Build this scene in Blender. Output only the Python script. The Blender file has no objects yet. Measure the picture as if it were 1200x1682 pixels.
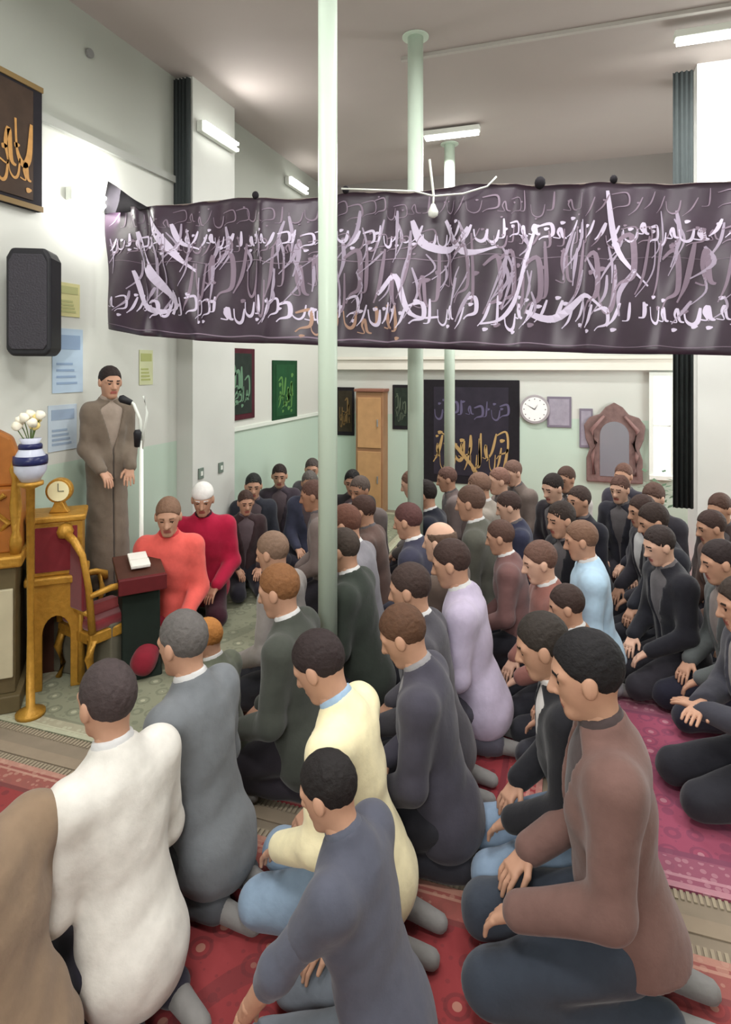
import bpy, bmesh, math, random
import numpy as np
from mathutils import Vector, Matrix
rnd = random.Random(7)
COL = bpy.context.scene.collection
SC = bpy.context.scene
PI = math.pi
# ------------------------------------------------------------------ camera
FPX, HOR, CAMZ = 1000.0, 600.0, 2.05
TH = math.atan(1/3)
cd = bpy.data.cameras.new('camera'); cam = bpy.data.objects.new('camera', cd); COL.objects.link(cam)
cam.location = (0, 0, CAMZ); cam.rotation_euler = (PI/2, 0, TH)
cd.sensor_width = 36; cd.sensor_fit = 'AUTO'; cd.lens = FPX*36/1682
cd.shift_y = -(841-HOR)/1682; cd.clip_start = .05
SC.camera = cam
SC.view_settings.view_transform = 'Standard'; SC.view_settings.look = 'None'
SC.view_settings.gamma = 1; SC.view_settings.exposure = 0.0
SC.view_settings.use_curve_mapping = False
w = bpy.data.worlds.new('world'); SC.world = w; w.use_nodes = True
w.node_tree.nodes['Background'].inputs[0].default_value = (.85, .92, 1, 1)
w.node_tree.nodes['Background'].inputs[1].default_value = .6
CEIL = 4.67; XL = -3.40; YB = 8.3; XR = 3.2; YF = -2.2

def area(name, loc, size, power, rot=(0, 0, 0), col=(1, .985, .965)):
    l = bpy.data.lights.new(name, 'AREA'); l.shape = 'RECTANGLE'; l.size, l.size_y = size
    l.energy = power; l.color = col
    o = bpy.data.objects.new(name, l); COL.objects.link(o); o.location = loc; o.rotation_euler = rot
    return o
# added fill lights, out of frame; only the far one is a visible tube
area('tube_light_near', (-.6, .6, CEIL-.17), (1.3, .5), 76)
area('tube_light_right', (1.7, 2.6, CEIL-.17), (.5, 1.3), 56)
area('tube_light_behind', (-.2, YF+.22, 3.2), (2.0, .8), 120, (math.radians(58), 0, math.radians(12)))
area('tube_light_left', (-2.0, 2.0, CEIL-.17), (.5, 1.3), 34)
area('tube_light_middle', (-.1, 3.7, CEIL-.17), (1.3, .4), 46)
area('tube_light_far', (-1.2, 6.65, CEIL-.2), (1.2, .3), 110)
area('window_daylight', (XR-.15, 6.6, 2.0), (1.6, 1.6), 70, (0, math.radians(90), 0), (.95, 1, 1))  # added cool fill from the right, no known window there

F = Vector((-math.sin(TH), math.cos(TH), 0)); R = Vector((math.cos(TH), math.sin(TH), 0))
def at_d(px, py, d):
    p = F*d + R*((px-600)/FPX*d); return Vector((p.x, p.y, CAMZ-(py-HOR)/FPX*d))

def _dir(px):
    t = (px-600)/FPX; return F.x+R.x*t, F.y+R.y*t
def wl(px, py, off=0.0):   # point of the left wall seen there: (y, z)
    a, b = _dir(px); d = (XL+off)/a; return b*d, CAMZ-(py-HOR)/FPX*d
def wb(px, py, off=0.0):   # point of the back wall: (x, z)
    a, b = _dir(px); d = (YB-off)/b; return a*d, CAMZ-(py-HOR)/FPX*d

# ------------------------------------------------------------------ materials
MATS = {}
def lin(c):
    return tuple(((v/255)/12.92 if v/255 <= .04045 else ((v/255+.055)/1.055)**2.4) for v in c)
def mat(name, rgb, rough=.8, var=.0, scale=20, metal=0, bump=0, emit=None, sheen=0, spec=.3):
    if name in MATS: return MATS[name]
    m = bpy.data.materials.new(name); m.use_nodes = True; nt = m.node_tree; b = nt.nodes['Principled BSDF']
    c = lin(rgb); b.inputs['Base Color'].default_value = (*c, 1); b.inputs['Roughness'].default_value = rough
    b.inputs['Metallic'].default_value = metal; b.inputs['Specular IOR Level'].default_value = spec
    if sheen: b.inputs['Sheen Weight'].default_value = sheen
    if emit: b.inputs['Emission Color'].default_value = (*lin(rgb), 1); b.inputs['Emission Strength'].default_value = emit
    if var or bump:
        tc = nt.nodes.new('ShaderNodeTexCoord'); n = nt.nodes.new('ShaderNodeTexNoise')
        n.inputs['Scale'].default_value = scale; n.inputs['Detail'].default_value = 5
        nt.links.new(tc.outputs['Object'], n.inputs['Vector'])
        if var:
            mx = nt.nodes.new('ShaderNodeMix'); mx.data_type = 'RGBA'
            mx.inputs[6].default_value = (*[v*(1-var) for v in c], 1); mx.inputs[7].default_value = (*[min(1, v*(1+var)) for v in c], 1)
            nt.links.new(n.outputs['Fac'], mx.inputs[0]); nt.links.new(mx.outputs[2], b.inputs['Base Color'])
        if bump:
            bp = nt.nodes.new('ShaderNodeBump'); bp.inputs['Strength'].default_value = bump; bp.inputs['Distance'].default_value = .01
            nt.links.new(n.outputs['Fac'], bp.inputs['Height']); nt.links.new(bp.outputs[0], b.inputs['Normal'])
    MATS[name] = m; return m
def cloth(rgb): return mat('cloth_%d_%d_%d' % tuple(rgb), rgb, .92, .14, 26, bump=.25, sheen=.15, spec=.15)
SKIN = [mat('skin_fair', (204, 164, 142), .6, .08, 30), mat('skin_tan', (184, 142, 118), .6, .08, 30), mat('skin_brown', (166, 124, 100), .6, .08, 30)]
EYE = mat('eye_dark', (40, 30, 26), .3); LIP = mat('lip', (160, 92, 84), .5)
WHITEP = mat('white_paint', (226, 230, 222), .5, .03, 6); 
POLE = mat('pale_green_gloss_paint', (196, 212, 196), .35, .04, 4)
GOLD = mat('gilt_wood', (178, 132, 52), .42, .3, 30, metal=.35, bump=.5)
WOOD = mat('orange_brown_wood', (160, 98, 40), .5, .3, 12, bump=.2)
DKWOOD = mat('dark_wood', (74, 44, 34), .5, .25, 14)
MAROON = mat('dark_red_velvet', (112, 26, 34), .85, .2, 24, sheen=.4)
BLACK = mat('black_plastic', (34, 34, 38), .55, .15, 40)
BLACKC = mat('black_cloth', (30, 27, 32), .9, .3, 18)
CHROME = mat('grey_metal', (190, 192, 195), .35, 0, metal=.8)
LAMP = mat('lit_tube', (255, 255, 250), .4, emit=11)
GLOW = mat('daylit_pane', (250, 255, 252), .4, emit=1.5)
PAPER = mat('white_paper', (236, 234, 226), .7)

# ------------------------------------------------------------------ mesh helpers
def mesh_obj(name, V, Fc, m, parent=None, smooth=False, midx=None, mats=None):
    me = bpy.data.meshes.new(name)
    V = np.asarray(V, dtype=np.float32)
    me.from_pydata(V.tolist(), [], [tuple(int(i) for i in f) for f in Fc]) if not isinstance(Fc, np.ndarray) else _fast(me, V, Fc)
    for mm in (mats or [m]): me.materials.append(mm)
    if smooth: me.polygons.foreach_set('use_smooth', [True]*len(me.polygons))
    if midx is not None: me.polygons.foreach_set('material_index', np.asarray(midx, dtype=np.int32))
    me.update()
    o = bpy.data.objects.new(name, me); COL.objects.link(o)
    if parent is not None: o.parent = parent
    return o
def _fast(me, V, Q):
    me.vertices.add(len(V)); me.vertices.foreach_set('co', V.ravel())
    me.loops.add(Q.size); me.loops.foreach_set('vertex_index', Q.ravel().astype(np.int32))
    me.polygons.add(len(Q)); me.polygons.foreach_set('loop_start', np.arange(0, Q.size, 4, dtype=np.int32))
    me.update(calc_edges=True)
def obj(name, bm, m, parent=None, smooth=False, bevel=0):
    bmesh.ops.recalc_face_normals(bm, faces=bm.faces)
    me = bpy.data.meshes.new(name); bm.to_mesh(me); bm.free(); me.materials.append(m)
    if smooth:
        for p in me.polygons: p.use_smooth = True
    o = bpy.data.objects.new(name, me); COL.objects.link(o)
    if parent is not None: o.parent = parent
    if bevel:
        md = o.modifiers.new('bevel', 'BEVEL'); md.width = bevel; md.segments = 3; md.limit_method = 'ANGLE'
    return o
def box(bm, x0, x1, y0, y1, z0, z1, rz=0, c=None):
    vs = [bm.verts.new((x, y, z)) for x in (x0, x1) for y in (y0, y1) for z in (z0, z1)]
    for f in ((0, 1, 3, 2), (4, 6, 7, 5), (0, 4, 5, 1), (2, 3, 7, 6), (0, 2, 6, 4), (1, 5, 7, 3)):
        bm.faces.new([vs[i] for i in f])
    return vs
def B(): return bmesh.new()
def boxbm(*a): bm = B(); box(bm, *a); return bm
def tube(bm, pts, r, n=10, cap=True):
    pts = [Vector(p) for p in pts]; rr = r if isinstance(r, (list, tuple)) else [r]*len(pts); rings = []
    up = Vector((0, 0, 1))
    for i, p in enumerate(pts):
        t = (pts[min(i+1, len(pts)-1)]-pts[max(i-1, 0)]).normalized()
        a = t.cross(up); a = Vector((1, 0, 0)) if a.length < 1e-3 else a.normalized(); b = t.cross(a).normalized()
        rings.append([bm.verts.new(p+(a*math.cos(2*PI*k/n)+b*math.sin(2*PI*k/n))*rr[i]) for k in range(n)])
    for i in range(len(rings)-1):
        for k in range(n):
            bm.faces.new((rings[i][k], rings[i][(k+1) % n], rings[i+1][(k+1) % n], rings[i+1][k]))
    if cap: bm.faces.new(rings[0][::-1]); bm.faces.new(rings[-1])
def lathe(bm, prof, c=(0, 0, 0), n=20):
    rings = [[bm.verts.new((c[0]+r*math.cos(2*PI*k/n), c[1]+r*math.sin(2*PI*k/n), c[2]+z)) for k in range(n)] for r, z in prof]
    for i in range(len(rings)-1):
        for k in range(n): bm.faces.new((rings[i][k], rings[i][(k+1) % n], rings[i+1][(k+1) % n], rings[i+1][k]))
    bm.faces.new(rings[0][::-1]); bm.faces.new(rings[-1])
def prism(bm, poly, axis, a0, a1):
    """poly in 2D extruded along axis ('x' -> poly is (y,z); 'y' -> (x,z))"""
    def P(u, v, w): return (w, u, v) if axis == 'x' else (u, w, v)
    A = [bm.verts.new(P(u, v, a0)) for u, v in poly]; C = [bm.verts.new(P(u, v, a1)) for u, v in poly]
    n = len(poly)
    for i in range(n): bm.faces.new((A[i], A[(i+1) % n], C[(i+1) % n], C[i]))
    bm.faces.new(A[::-1]); bm.faces.new(C)
def thing(name, label, cat, loc=(0, 0, 0), rz=0, group=None):
    o = bpy.data.objects.new(name, None); COL.objects.link(o); o.location = loc; o.rotation_euler = (0, 0, rz)
    o.empty_display_size = .1
    return tag(o, label, cat, group)
def tag(o, label, cat, group=None):
    o['label'] = label; o['category'] = cat
    if group: o['group'] = group
    return o
def struct(name, bm, m, **k):
    o = obj(name, bm, m, **k); o['kind'] = 'structure'; return o

# ------------------------------------------------------------------ room
def wall_mat(name, low, high, zsplit, top=None):
    m = bpy.data.materials.new(name); m.use_nodes = True; nt = m.node_tree; b = nt.nodes['Principled BSDF']
    b.inputs['Roughness'].default_value = .55
    g = nt.nodes.new('ShaderNodeNewGeometry'); s = nt.nodes.new('ShaderNodeSeparateXYZ'); nt.links.new(g.outputs['Position'], s.inputs[0])
    gt = nt.nodes.new('ShaderNodeMath'); gt.operation = 'GREATER_THAN'; gt.inputs[1].default_value = zsplit; nt.links.new(s.outputs[2], gt.inputs[0])
    n = nt.nodes.new('ShaderNodeTexNoise'); n.inputs['Scale'].default_value = 2.5
    mx = nt.nodes.new('ShaderNodeMix'); mx.data_type = 'RGBA'; mx.inputs[6].default_value = (*lin(low), 1); mx.inputs[7].default_value = (*lin(high), 1)
    nt.links.new(gt.outputs[0], mx.inputs[0])
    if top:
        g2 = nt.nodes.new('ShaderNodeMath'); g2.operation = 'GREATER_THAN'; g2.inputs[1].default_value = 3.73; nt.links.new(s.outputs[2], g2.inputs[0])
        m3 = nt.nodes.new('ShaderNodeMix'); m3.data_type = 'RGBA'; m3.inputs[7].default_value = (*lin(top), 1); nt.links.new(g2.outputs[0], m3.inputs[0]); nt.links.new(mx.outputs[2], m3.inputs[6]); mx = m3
    m2 = nt.nodes.new('ShaderNodeMix'); m2.data_type = 'RGBA'; m2.blend_type = 'MULTIPLY'; m2.inputs[7].default_value = (.9, .9, .9, 1)
    nt.links.new(n.outputs['Fac'], m2.inputs[0]); nt.links.new(mx.outputs[2], m2.inputs[6]); nt.links.new(m2.outputs[2], b.inputs['Base Color'])
    return m
WL = wall_mat('mint_dado_wall', (188, 208, 192), (206, 208, 200), 1.36)
struct('floor', boxbm(XL-.2, XR+.2, YF-.2, YB+.2, -.1, 0), mat('floor_underlay', (130, 118, 102), .9, .2, 8))
struct('ceiling', boxbm(XL-.2, XR+.2, YF-.2, YB+.2, CEIL, CEIL+.1), mat('ceiling_plaster', (170, 161, 156), .8, .05, 1.5))
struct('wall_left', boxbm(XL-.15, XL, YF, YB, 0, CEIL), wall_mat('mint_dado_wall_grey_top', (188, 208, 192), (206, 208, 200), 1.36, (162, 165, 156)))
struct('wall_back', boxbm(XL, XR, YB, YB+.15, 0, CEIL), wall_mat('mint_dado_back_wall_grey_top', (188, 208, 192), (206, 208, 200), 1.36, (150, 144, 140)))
struct('wall_right', boxbm(XR, XR+.15, YF, YB, 0, CEIL), WL)
struct('wall_front', boxbm(XL, XR, YF-.15, YF, 0, CEIL), WL)
struct('trim_1', boxbm(XL, XL+.035, YF, 4.74, 3.70, 3.76), mat('grey_moulding', (160, 162, 156), .6))
bm = B(); box(bm, XL, XR, YB-.10, YB, 1.99, 2.13); box(bm, XL, XR, YB-.13, YB, 2.13, 2.17)
struct('trim_2', bm, mat('cornice_paint', (224, 220, 208), .5))
struct('trim_3', boxbm(XL, XL+.02, 5.47, YB, 1.34, 1.38), mat('dado_rail_paint', (214, 220, 210), .5))
struct('trim_4', boxbm(-1.35, XR, 5.0, 5.04, CEIL-.03, CEIL), mat('ceiling_batten', (176, 172, 166), .7))
# pilaster on the left wall with dark near face, pillar on the right
struct('trim_5', boxbm(XL, XL+.17, 4.74, 5.47, 0, CEIL), mat('pilaster_paint', (204, 206, 200), .5, .03, 4))
struct('trim_6', boxbm(1.06, 1.54, 5.93, 6.37, 0, CEIL), mat('pillar_paint', (244, 246, 242), .5, .02, 4))
def strips(x0, x1, y0, y1, z0, z1, nm, label):
    bm = B(); n = 14
    if x1-x0 > y1-y0:
        pts = [(x0+(x1-x0)*i/n, (y0+y1)/2+.018*math.sin(i*1.9)) for i in range(n+1)]
    else:
        pts = [((x0+x1)/2+.018*math.sin(i*1.9), y0+(y1-y0)*i/n) for i in range(n+1)]
    poly = [(p[0], p[1]) for p in pts]
    off = (0, -.012) if x1-x0 > y1-y0 else (-.012, 0)
    lo = [bm.verts.new((p[0], p[1], z0)) for p in poly]; hi = [bm.verts.new((p[0], p[1], z1)) for p in poly]
    lo2 = [bm.verts.new((p[0]+off[0], p[1]+off[1], z0)) for p in poly]; hi2 = [bm.verts.new((p[0]+off[0], p[1]+off[1], z1)) for p in poly]
    for i in range(n):
        bm.faces.new((lo[i], lo[i+1], hi[i+1], hi[i])); bm.faces.new((lo2[i], lo2[i+1], hi2[i+1], hi2[i]))
        bm.faces.new((lo[i], lo[i+1], lo2[i+1], lo2[i])); bm.faces.new((hi[i], hi[i+1], hi2[i+1], hi2[i]))
    for k in (0, n): bm.faces.new((lo[k], hi[k], hi2[k], lo2[k]))
    return tag(obj(nm, bm, mat('charcoal_drape', (54, 60, 60), .9, .15, 20), smooth=True), label, 'drape')
strips(XL+.005, XL+.165, 4.69, 4.71, 2.7, CEIL-.03, 'hanging_drape', 'narrow charcoal drape hanging on the left wall pilaster above the banner')
strips(.87, 1.035, 5.93, 5.95, .80, CEIL-.05, 'hanging_drape', 'narrow dark drape hanging from ceiling beside the bright right pillar')

# poles
def pole(px, d, r, label):
    p = at_d(px, 0, d); t = thing('support_pole', label, 'pole', (p.x, p.y, 0), 0)
    bm = B(); lathe(bm, [(r, 0.012), (r, CEIL-.012)], n=28); obj('shaft', bm, POLE, t, smooth=True)
    bm = B(); lathe(bm, [(r*1.7, 0.002), (r*1.7, .012)], n=28); obj('base_plate', bm, POLE, t)
    bm = B(); lathe(bm, [(r*1.7, CEIL-.012), (r*1.7, CEIL-.002)], n=28); obj('top_plate', bm, POLE, t)
pole(538, 3.3, .052, 'pale green steel pole in the foreground crossing in front of the banner')
pole(682, 4.85, .062, 'pale steel pole just right of the nearest pole, partly behind the banner')
pole(738, 7.2, .062, 'thin pale pole in front of the black hanging on the back wall')

# ------------------------------------------------------------------ rugs
def rug_mat(name, base, dark, light, border, w, l, bw=.16, scale=9):
    m = bpy.data.materials.new(name); m.use_nodes = True; nt = m.node_tree; b = nt.nodes['Principled BSDF']; N = nt.nodes.new; L = nt.links.new
    b.inputs['Roughness'].default_value = .95; b.inputs['Specular IOR Level'].default_value = .1
    tc = N('ShaderNodeTexCoord'); s = N('ShaderNodeSeparateXYZ'); L(tc.outputs['Object'], s.inputs[0])
    def M(op, a, b_=None, c=None):
        n = N('ShaderNodeMath'); n.operation = op
        for i, v in enumerate((a, b_, c)):
            if v is None: continue
            if isinstance(v, (int, float)): n.inputs[i].default_value = v
            else: L(v, n.inputs[i])
        return n.outputs[0]
    ax = M('SUBTRACT', w/2, M('ABSOLUTE', s.outputs[0])); ay = M('SUBTRACT', l/2, M('ABSOLUTE', s.outputs[1])); e = M('MINIMUM', ax, ay)
    def mixc(f, a, c):
        n = N('ShaderNodeMix'); n.data_type = 'RGBA'
        for i, v in ((0, f), (6, a), (7, c)):
            if isinstance(v, tuple): n.inputs[i].default_value = (*lin(v), 1)
            elif isinstance(v, (int, float)): n.inputs[i].default_value = v
            else: L(v, n.inputs[i])
        return n.outputs[2]
    v1 = N('ShaderNodeTexVoronoi'); v1.inputs['Scale'].default_value = scale; v1.inputs['Randomness'].default_value = .55; L(tc.outputs['Object'], v1.inputs['Vector'])
    v2 = N('ShaderNodeTexVoronoi'); v2.inputs['Scale'].default_value = scale*2.7; v2.inputs['Randomness'].default_value = .7; L(tc.outputs['Object'], v2.inputs['Vector'])
    n1 = N('ShaderNodeTexNoise'); n1.inputs['Scale'].default_value = 3; n1.inputs['Detail'].default_value = 6; L(tc.outputs['Object'], n1.inputs['Vector'])
    c = mixc(n1.outputs['Fac'], base, tuple(int(x*.82) for x in base))
    ring = M('MULTIPLY', M('GREATER_THAN', v1.outputs['Distance'], .28), M('LESS_THAN', v1.outputs['Distance'], .40))
    c = mixc(M('MULTIPLY', ring, .55), c, dark)
    c = mixc(M('MULTIPLY', M('LESS_THAN', v1.outputs['Distance'], .15), .6), c, light)
    c = mixc(M('MULTIPLY', M('LESS_THAN', v2.outputs['Distance'], .2), .4), c, dark)
    # medallion
    r = M('SQRT', M('ADD', M('POWER', M('DIVIDE', s.outputs[0], w*.28), 2), M('POWER', M('DIVIDE', s.outputs[1], l*.3), 2)))
    c = mixc(M('MULTIPLY', M('MULTIPLY', M('GREATER_THAN', r, .85), M('LESS_THAN', r, 1.0)), .5), c, dark)
    def band(a0, a1, colr, f=1):
        nonlocal c
        c = mixc(M('MULTIPLY', M('MULTIPLY', M('GREATER_THAN', e, a0), M('LESS_THAN', e, a1)), f), c, colr)
    band(.03, bw, border, .75); band(bw*.85, bw, dark, .7); band(bw*.28, bw*.36, light, .7); band(0, .03, light, .7)
    d = M('MULTIPLY', M('LESS_THAN', v2.outputs['Distance'], .3), M('LESS_THAN', e, bw*.8)); c = mixc(M('MULTIPLY', d, .45), c, light)
    L(c, b.inputs['Base Color'])
    bp = N('ShaderNodeBump'); nn = N('ShaderNodeTexNoise'); nn.inputs['Scale'].default_value = 220; L(nn.outputs['Fac'], bp.inputs['Height']); bp.inputs['Strength'].default_value = .3
    L(bp.outputs[0], b.inputs['Normal'])
    return m
def rug(x0, x1, y0, y1, mt, label, fringe=True, z=.0):
    t = thing('rug', label, 'rug', ((x0+x1)/2, (y0+y1)/2, z)); w, l = x1-x0, y1-y0
    obj('pile', boxbm(-w/2, w/2, -l/2, l/2, .001, .012), mt, t)
    if fringe:
        n = int(w/.022)
        for s_ in (-1, 1):
            bm = B()
            for i in range(n):
                x = -w/2+(i+.5)*w/n; y = s_*l/2; box(bm, x-.006, x+.006, min(y, y+s_*.045), max(y, y+s_*.045), .001, .006)
            obj('fringe', bm, mat('cream_fringe', (150, 138, 118), .9), t)
def rr(n, x0, x1, y0, y1, base, dark, light, border, label, **k):
    rug(x0, x1, y0, y1, rug_mat('rug_'+n, base, dark, light, border, x1-x0, y1-y0, **k), label)
rr('a', -3.3, -1.60, .35, 2.40, (146, 66, 66), (96, 54, 56), (178, 142, 126), (142, 92, 84), 'red patterned rug in the bottom left under the man in the white jacket')
rr('b', -1.55, -.05, .35, 2.36, (146, 62, 64), (98, 50, 52), (176, 136, 118), (144, 88, 80), 'red patterned rug in the foreground beside the slate blue jacket')
rr('c', 0.0, 1.9, .35, 2.36, (150, 72, 72), (104, 56, 58), (176, 138, 122), (144, 92, 86), 'red patterned rug in the bottom right corner behind brown jacket')
rr('d', -3.3, -1.85, 2.66, 8.1, (142, 144, 122), (102, 106, 90), (180, 180, 156), (162, 156, 134), 'grey green carpet along the left wall under the gilt armchair', bw=.12)
rr('e', -1.80, -.12, 2.58, 5.3, (150, 60, 66), (98, 44, 52), (180, 134, 124), (146, 66, 68), 'red rug between the middle rows of kneeling men', bw=.2)
rr('f', -.06, 1.95, 2.64, 4.08, (156, 80, 102), (112, 64, 84), (176, 134, 142), (134, 84, 100), 'magenta rug nearest the right edge, beside brown jacket', bw=.2)
rr('g', -.06, 1.95, 4.17, 5.4, (170, 76, 98), (140, 62, 82), (194, 134, 142), (170, 72, 88), 'magenta rug running under the right hand row of men', bw=.1)
rr('h', -.06, 1.95, 5.5, 8.1, (212, 86, 92), (166, 60, 74), (222, 150, 140), (206, 84, 92), 'coral pink rug in the gap before the far group', bw=.1)
rr('i', -1.80, -.12, 5.4, 8.1, (150, 60, 62), (98, 40, 48), (190, 140, 120), (150, 54, 60), 'dull red rug under the far middle rows')
tag(obj('canvas_runner', boxbm(-3.3, 2.2, 2.455, 2.525, .001, .006), mat('tan_canvas', (140, 126, 108), .9, .15, 12)), 'tan canvas strip lying between the near and far rugs', 'runner')

# ------------------------------------------------------------------ SDF people
def V3(*a): return np.array(a, dtype=np.float32)
def roty(v, a):  # pitch forward (toward +x) by a
    c, s = math.cos(a), math.sin(a); return V3(v[0]*c+v[2]*s, v[1], -v[0]*s+v[2]*c)
def cap(P, a, b, ra, rb):
    ab = b-a; t = np.clip(((P-a)@ab)/max(float(ab@ab), 1e-9), 0, 1)
    return np.sqrt((((P-a)-t[..., None]*ab)**2).sum(-1))-(ra+(rb-ra)*t)
def ell(P, c, r, pitch=0, yaw=0):
    q = P-c
    if yaw:
        cy, sy = math.cos(-yaw), math.sin(-yaw); q = np.stack([q[..., 0]*cy-q[..., 1]*sy, q[..., 0]*sy+q[..., 1]*cy, q[..., 2]], -1)
    if pitch:
        cp, sp = math.cos(-pitch), math.sin(-pitch); q = np.stack([q[..., 0]*cp+q[..., 2]*sp, q[..., 1], -q[..., 0]*sp+q[..., 2]*cp], -1)
    r = np.array(r, dtype=np.float32); k0 = np.sqrt(((q/r)**2).sum(-1)); k1 = np.sqrt(((q/(r*r))**2).sum(-1))+1e-9
    return k0*(k0-1)/k1
def smin(a, b, k):
    h = np.maximum(k-np.abs(a-b), 0)/k; return np.minimum(a, b)-h*h*k*.25
def smax(a, b, k): return -smin(-a, -b, k)
def surfnet(f, lo, hi, h):
    lo = np.array(lo, dtype=np.float32); n = np.ceil((np.array(hi)-lo)/h).astype(int)+1
    ax = [lo[i]+h*np.arange(n[i], dtype=np.float32) for i in range(3)]
    P = np.stack(np.meshgrid(*ax, indexing='ij'), -1); D = f(P); D = np.where(D == 0, 1e-6, D)
    for a in range(3):  # close at the borders
        sl = [slice(None)]*3; sl[a] = 0; D[tuple(sl)] = np.maximum(D[tuple(sl)], 1e-4); sl[a] = -1; D[tuple(sl)] = np.maximum(D[tuple(sl)], 1e-4)
    S = D < 0; cn = n-1; acc = np.zeros((*cn, 3), dtype=np.float32); cnt = np.zeros(cn, dtype=np.float32)
    offs = [(i, j, k) for i in (0, 1) for j in (0, 1) for k in (0, 1)]
    def sub(A, o): return A[o[0]:o[0]+cn[0], o[1]:o[1]+cn[1], o[2]:o[2]+cn[2]]
    for o in offs:
        for a in range(3):
            if o[a]: continue
            p = list(o); p[a] = 1
            d0, d1 = sub(D, o), sub(D, p); m = (d0 < 0) != (d1 < 0)
            t = np.where(m, d0/np.where(m, d0-d1, 1), 0)
            pos = [np.full(cn, o[i], dtype=np.float32) for i in range(3)]; pos[a] = t
            for i in range(3): acc[..., i] += np.where(m, pos[i], 0)
            cnt += m
    act = cnt > 0; idx = np.full(cn, -1, dtype=np.int64); idx[act] = np.arange(act.sum())
    ii = np.argwhere(act); V = lo+(ii+acc[act]/cnt[act][:, None])*h
    Q = []
    for a in range(3):
        b, c = (a+1) % 3, (a+2) % 3
        s0 = [slice(None)]*3; s1 = [slice(None)]*3; s0[a] = slice(0, -1); s1[a] = slice(1, None)
        A0, A1 = S[tuple(s0)], S[tuple(s1)]
        for sign in (0, 1):
            e = np.argwhere((A0 & ~A1) if sign == 0 else (~A0 & A1))
            e = e[(e[:, b] > 0) & (e[:, c] > 0) & (e[:, b] < cn[b]) & (e[:, c] < cn[c])]
            def g(db, dc):
                q = e.copy(); q[:, b] -= db; q[:, c] -= dc; return idx[q[:, 0], q[:, 1], q[:, 2]]
            qd = np.stack([g(1, 1), g(0, 1), g(0, 0), g(1, 0)], 1)
            Q.append(qd if sign == 0 else qd[:, ::-1])
    return V.astype(np.float32), np.concatenate(Q)
def fold(P, ph, amp):
    return amp*(np.sin(P[..., 0]*31+P[..., 2]*19+ph+2.2*np.sin(P[..., 1]*14+ph))*np.sin(P[..., 1]*27+P[..., 2]*11-ph*1.7)+.5*np.sin(P[..., 2]*52+P[..., 1]*23+ph*3))

def skeleton(pose, lean, hp, arm, W=1.0):
    J = {}
    if pose == 'kneel':
        J['hip'] = V3(0, 0, .24); kn = (.36, .12, .095); an = (-.10, .085, .06); toe = (-.25, .07, .035)
    elif pose == 'cross':
        J['hip'] = V3(0, 0, .13); kn = (.24, .30, .11); an = (.27, -.02, .06); toe = (.33, -.12, .05)
    else:
        J['hip'] = V3(0, 0, .93); kn = (.01, .07, .5); an = (-.02, .07, .08); toe = (.14, .09, .035)
    for s, n in ((1, 'L'), (-1, 'R')):
        J['kn'+n] = V3(kn[0]+(.03 if n == 'R' else 0), s*kn[1], kn[2]); J['an'+n] = V3(an[0]+(.07 if pose == 'cross' and n == 'R' else 0), s*an[1], an[2]); J['toe'+n] = V3(toe[0]+(.07 if pose == 'cross' and n == 'R' else 0), s*toe[1], toe[2])
        J['th'+n] = J['hip']+V3(0.02, s*(.085 if pose != 'stand' else .06), -.01)
        J['sh'+n] = J['hip']+roty((0, s*.158*W, .485), lean)
    J['chest'] = J['hip']+roty((.015, 0, .37), lean); J['neck'] = J['hip']+roty((0, 0, .55), lean)
    J['head'] = J['neck']+roty((.03, 0, .165), lean*.6+hp*.6); J['hp'] = hp+lean*.3
    for s, n in ((1, 'L'), (-1, 'R')):
        sh = J['sh'+n]
        if pose == 'stand':
            el = sh+V3(.0, s*.03, -.29); wr = el+V3(.17, -s*.05, -.14) if arm == 'front' else el+V3(.05, -s*.01, -.24)
        elif arm == 'fold':
            el = sh+V3(.05, s*.06, -.26); wr = V3(sh[0]+.24, s*.02, sh[2]-.27)
        elif arm == 'reach' and n == 'L':
            el = sh+V3(.17, s*.03, -.24); wr = el+V3(.13, -.02, -.21)
        else:
            el = sh+V3(.02, s*.045, -.29); wr = V3(.25+(.03 if n == 'L' else 0), s*.12, J['hip'][2]+.075 if pose == 'kneel' else .22)
        J['el'+n] = el; J['wr'+n] = wr
    return J
def hand_sdf(wr, el, s, bend):
    d = wr-el; d = d/np.linalg.norm(d); d = d+V3(0, -s*.15, -.25 if bend else 0); d /= np.linalg.norm(d)
    up = V3(0, 0, 1); side = np.cross(up, d); side /= np.linalg.norm(side); nrm = np.cross(d, side)
    def f(P):
        r = cap(P, wr-d*.05, wr+d*.015, .026, .024)
        for o in (-.022, 0, .022): r = smin(r, cap(P, wr+d*.02+side*o*.7, wr+d*.085+side*o, .016, .013), .015)
        L = [.068, .078, .072, .056]
        for i in range(4):
            o = (-.030+.020*i)*s; b0 = wr+d*.088+side*o; m = b0+d*L[i]*.5-nrm*.008+side*o*.12; e = m+d*L[i]*.38-nrm*(.02 if bend else .012)
            r = smin(r, cap(P, b0, m, .0092, .0085), .004); r = np.minimum(r, cap(P, m, e, .0085, .007))
        t0 = wr+d*.025-side*s*.026; t1 = t0+d*.032-side*s*.028-nrm*.006; t2 = t1+d*.032-side*s*.006-nrm*.008
        r = smin(r, cap(P, t0, t1, .014, .011), .008); return smin(r, cap(P, t1, t2, .011, .0085), .004)
    c = wr+d*.07
    return f, c-.14, c+.14
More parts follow.
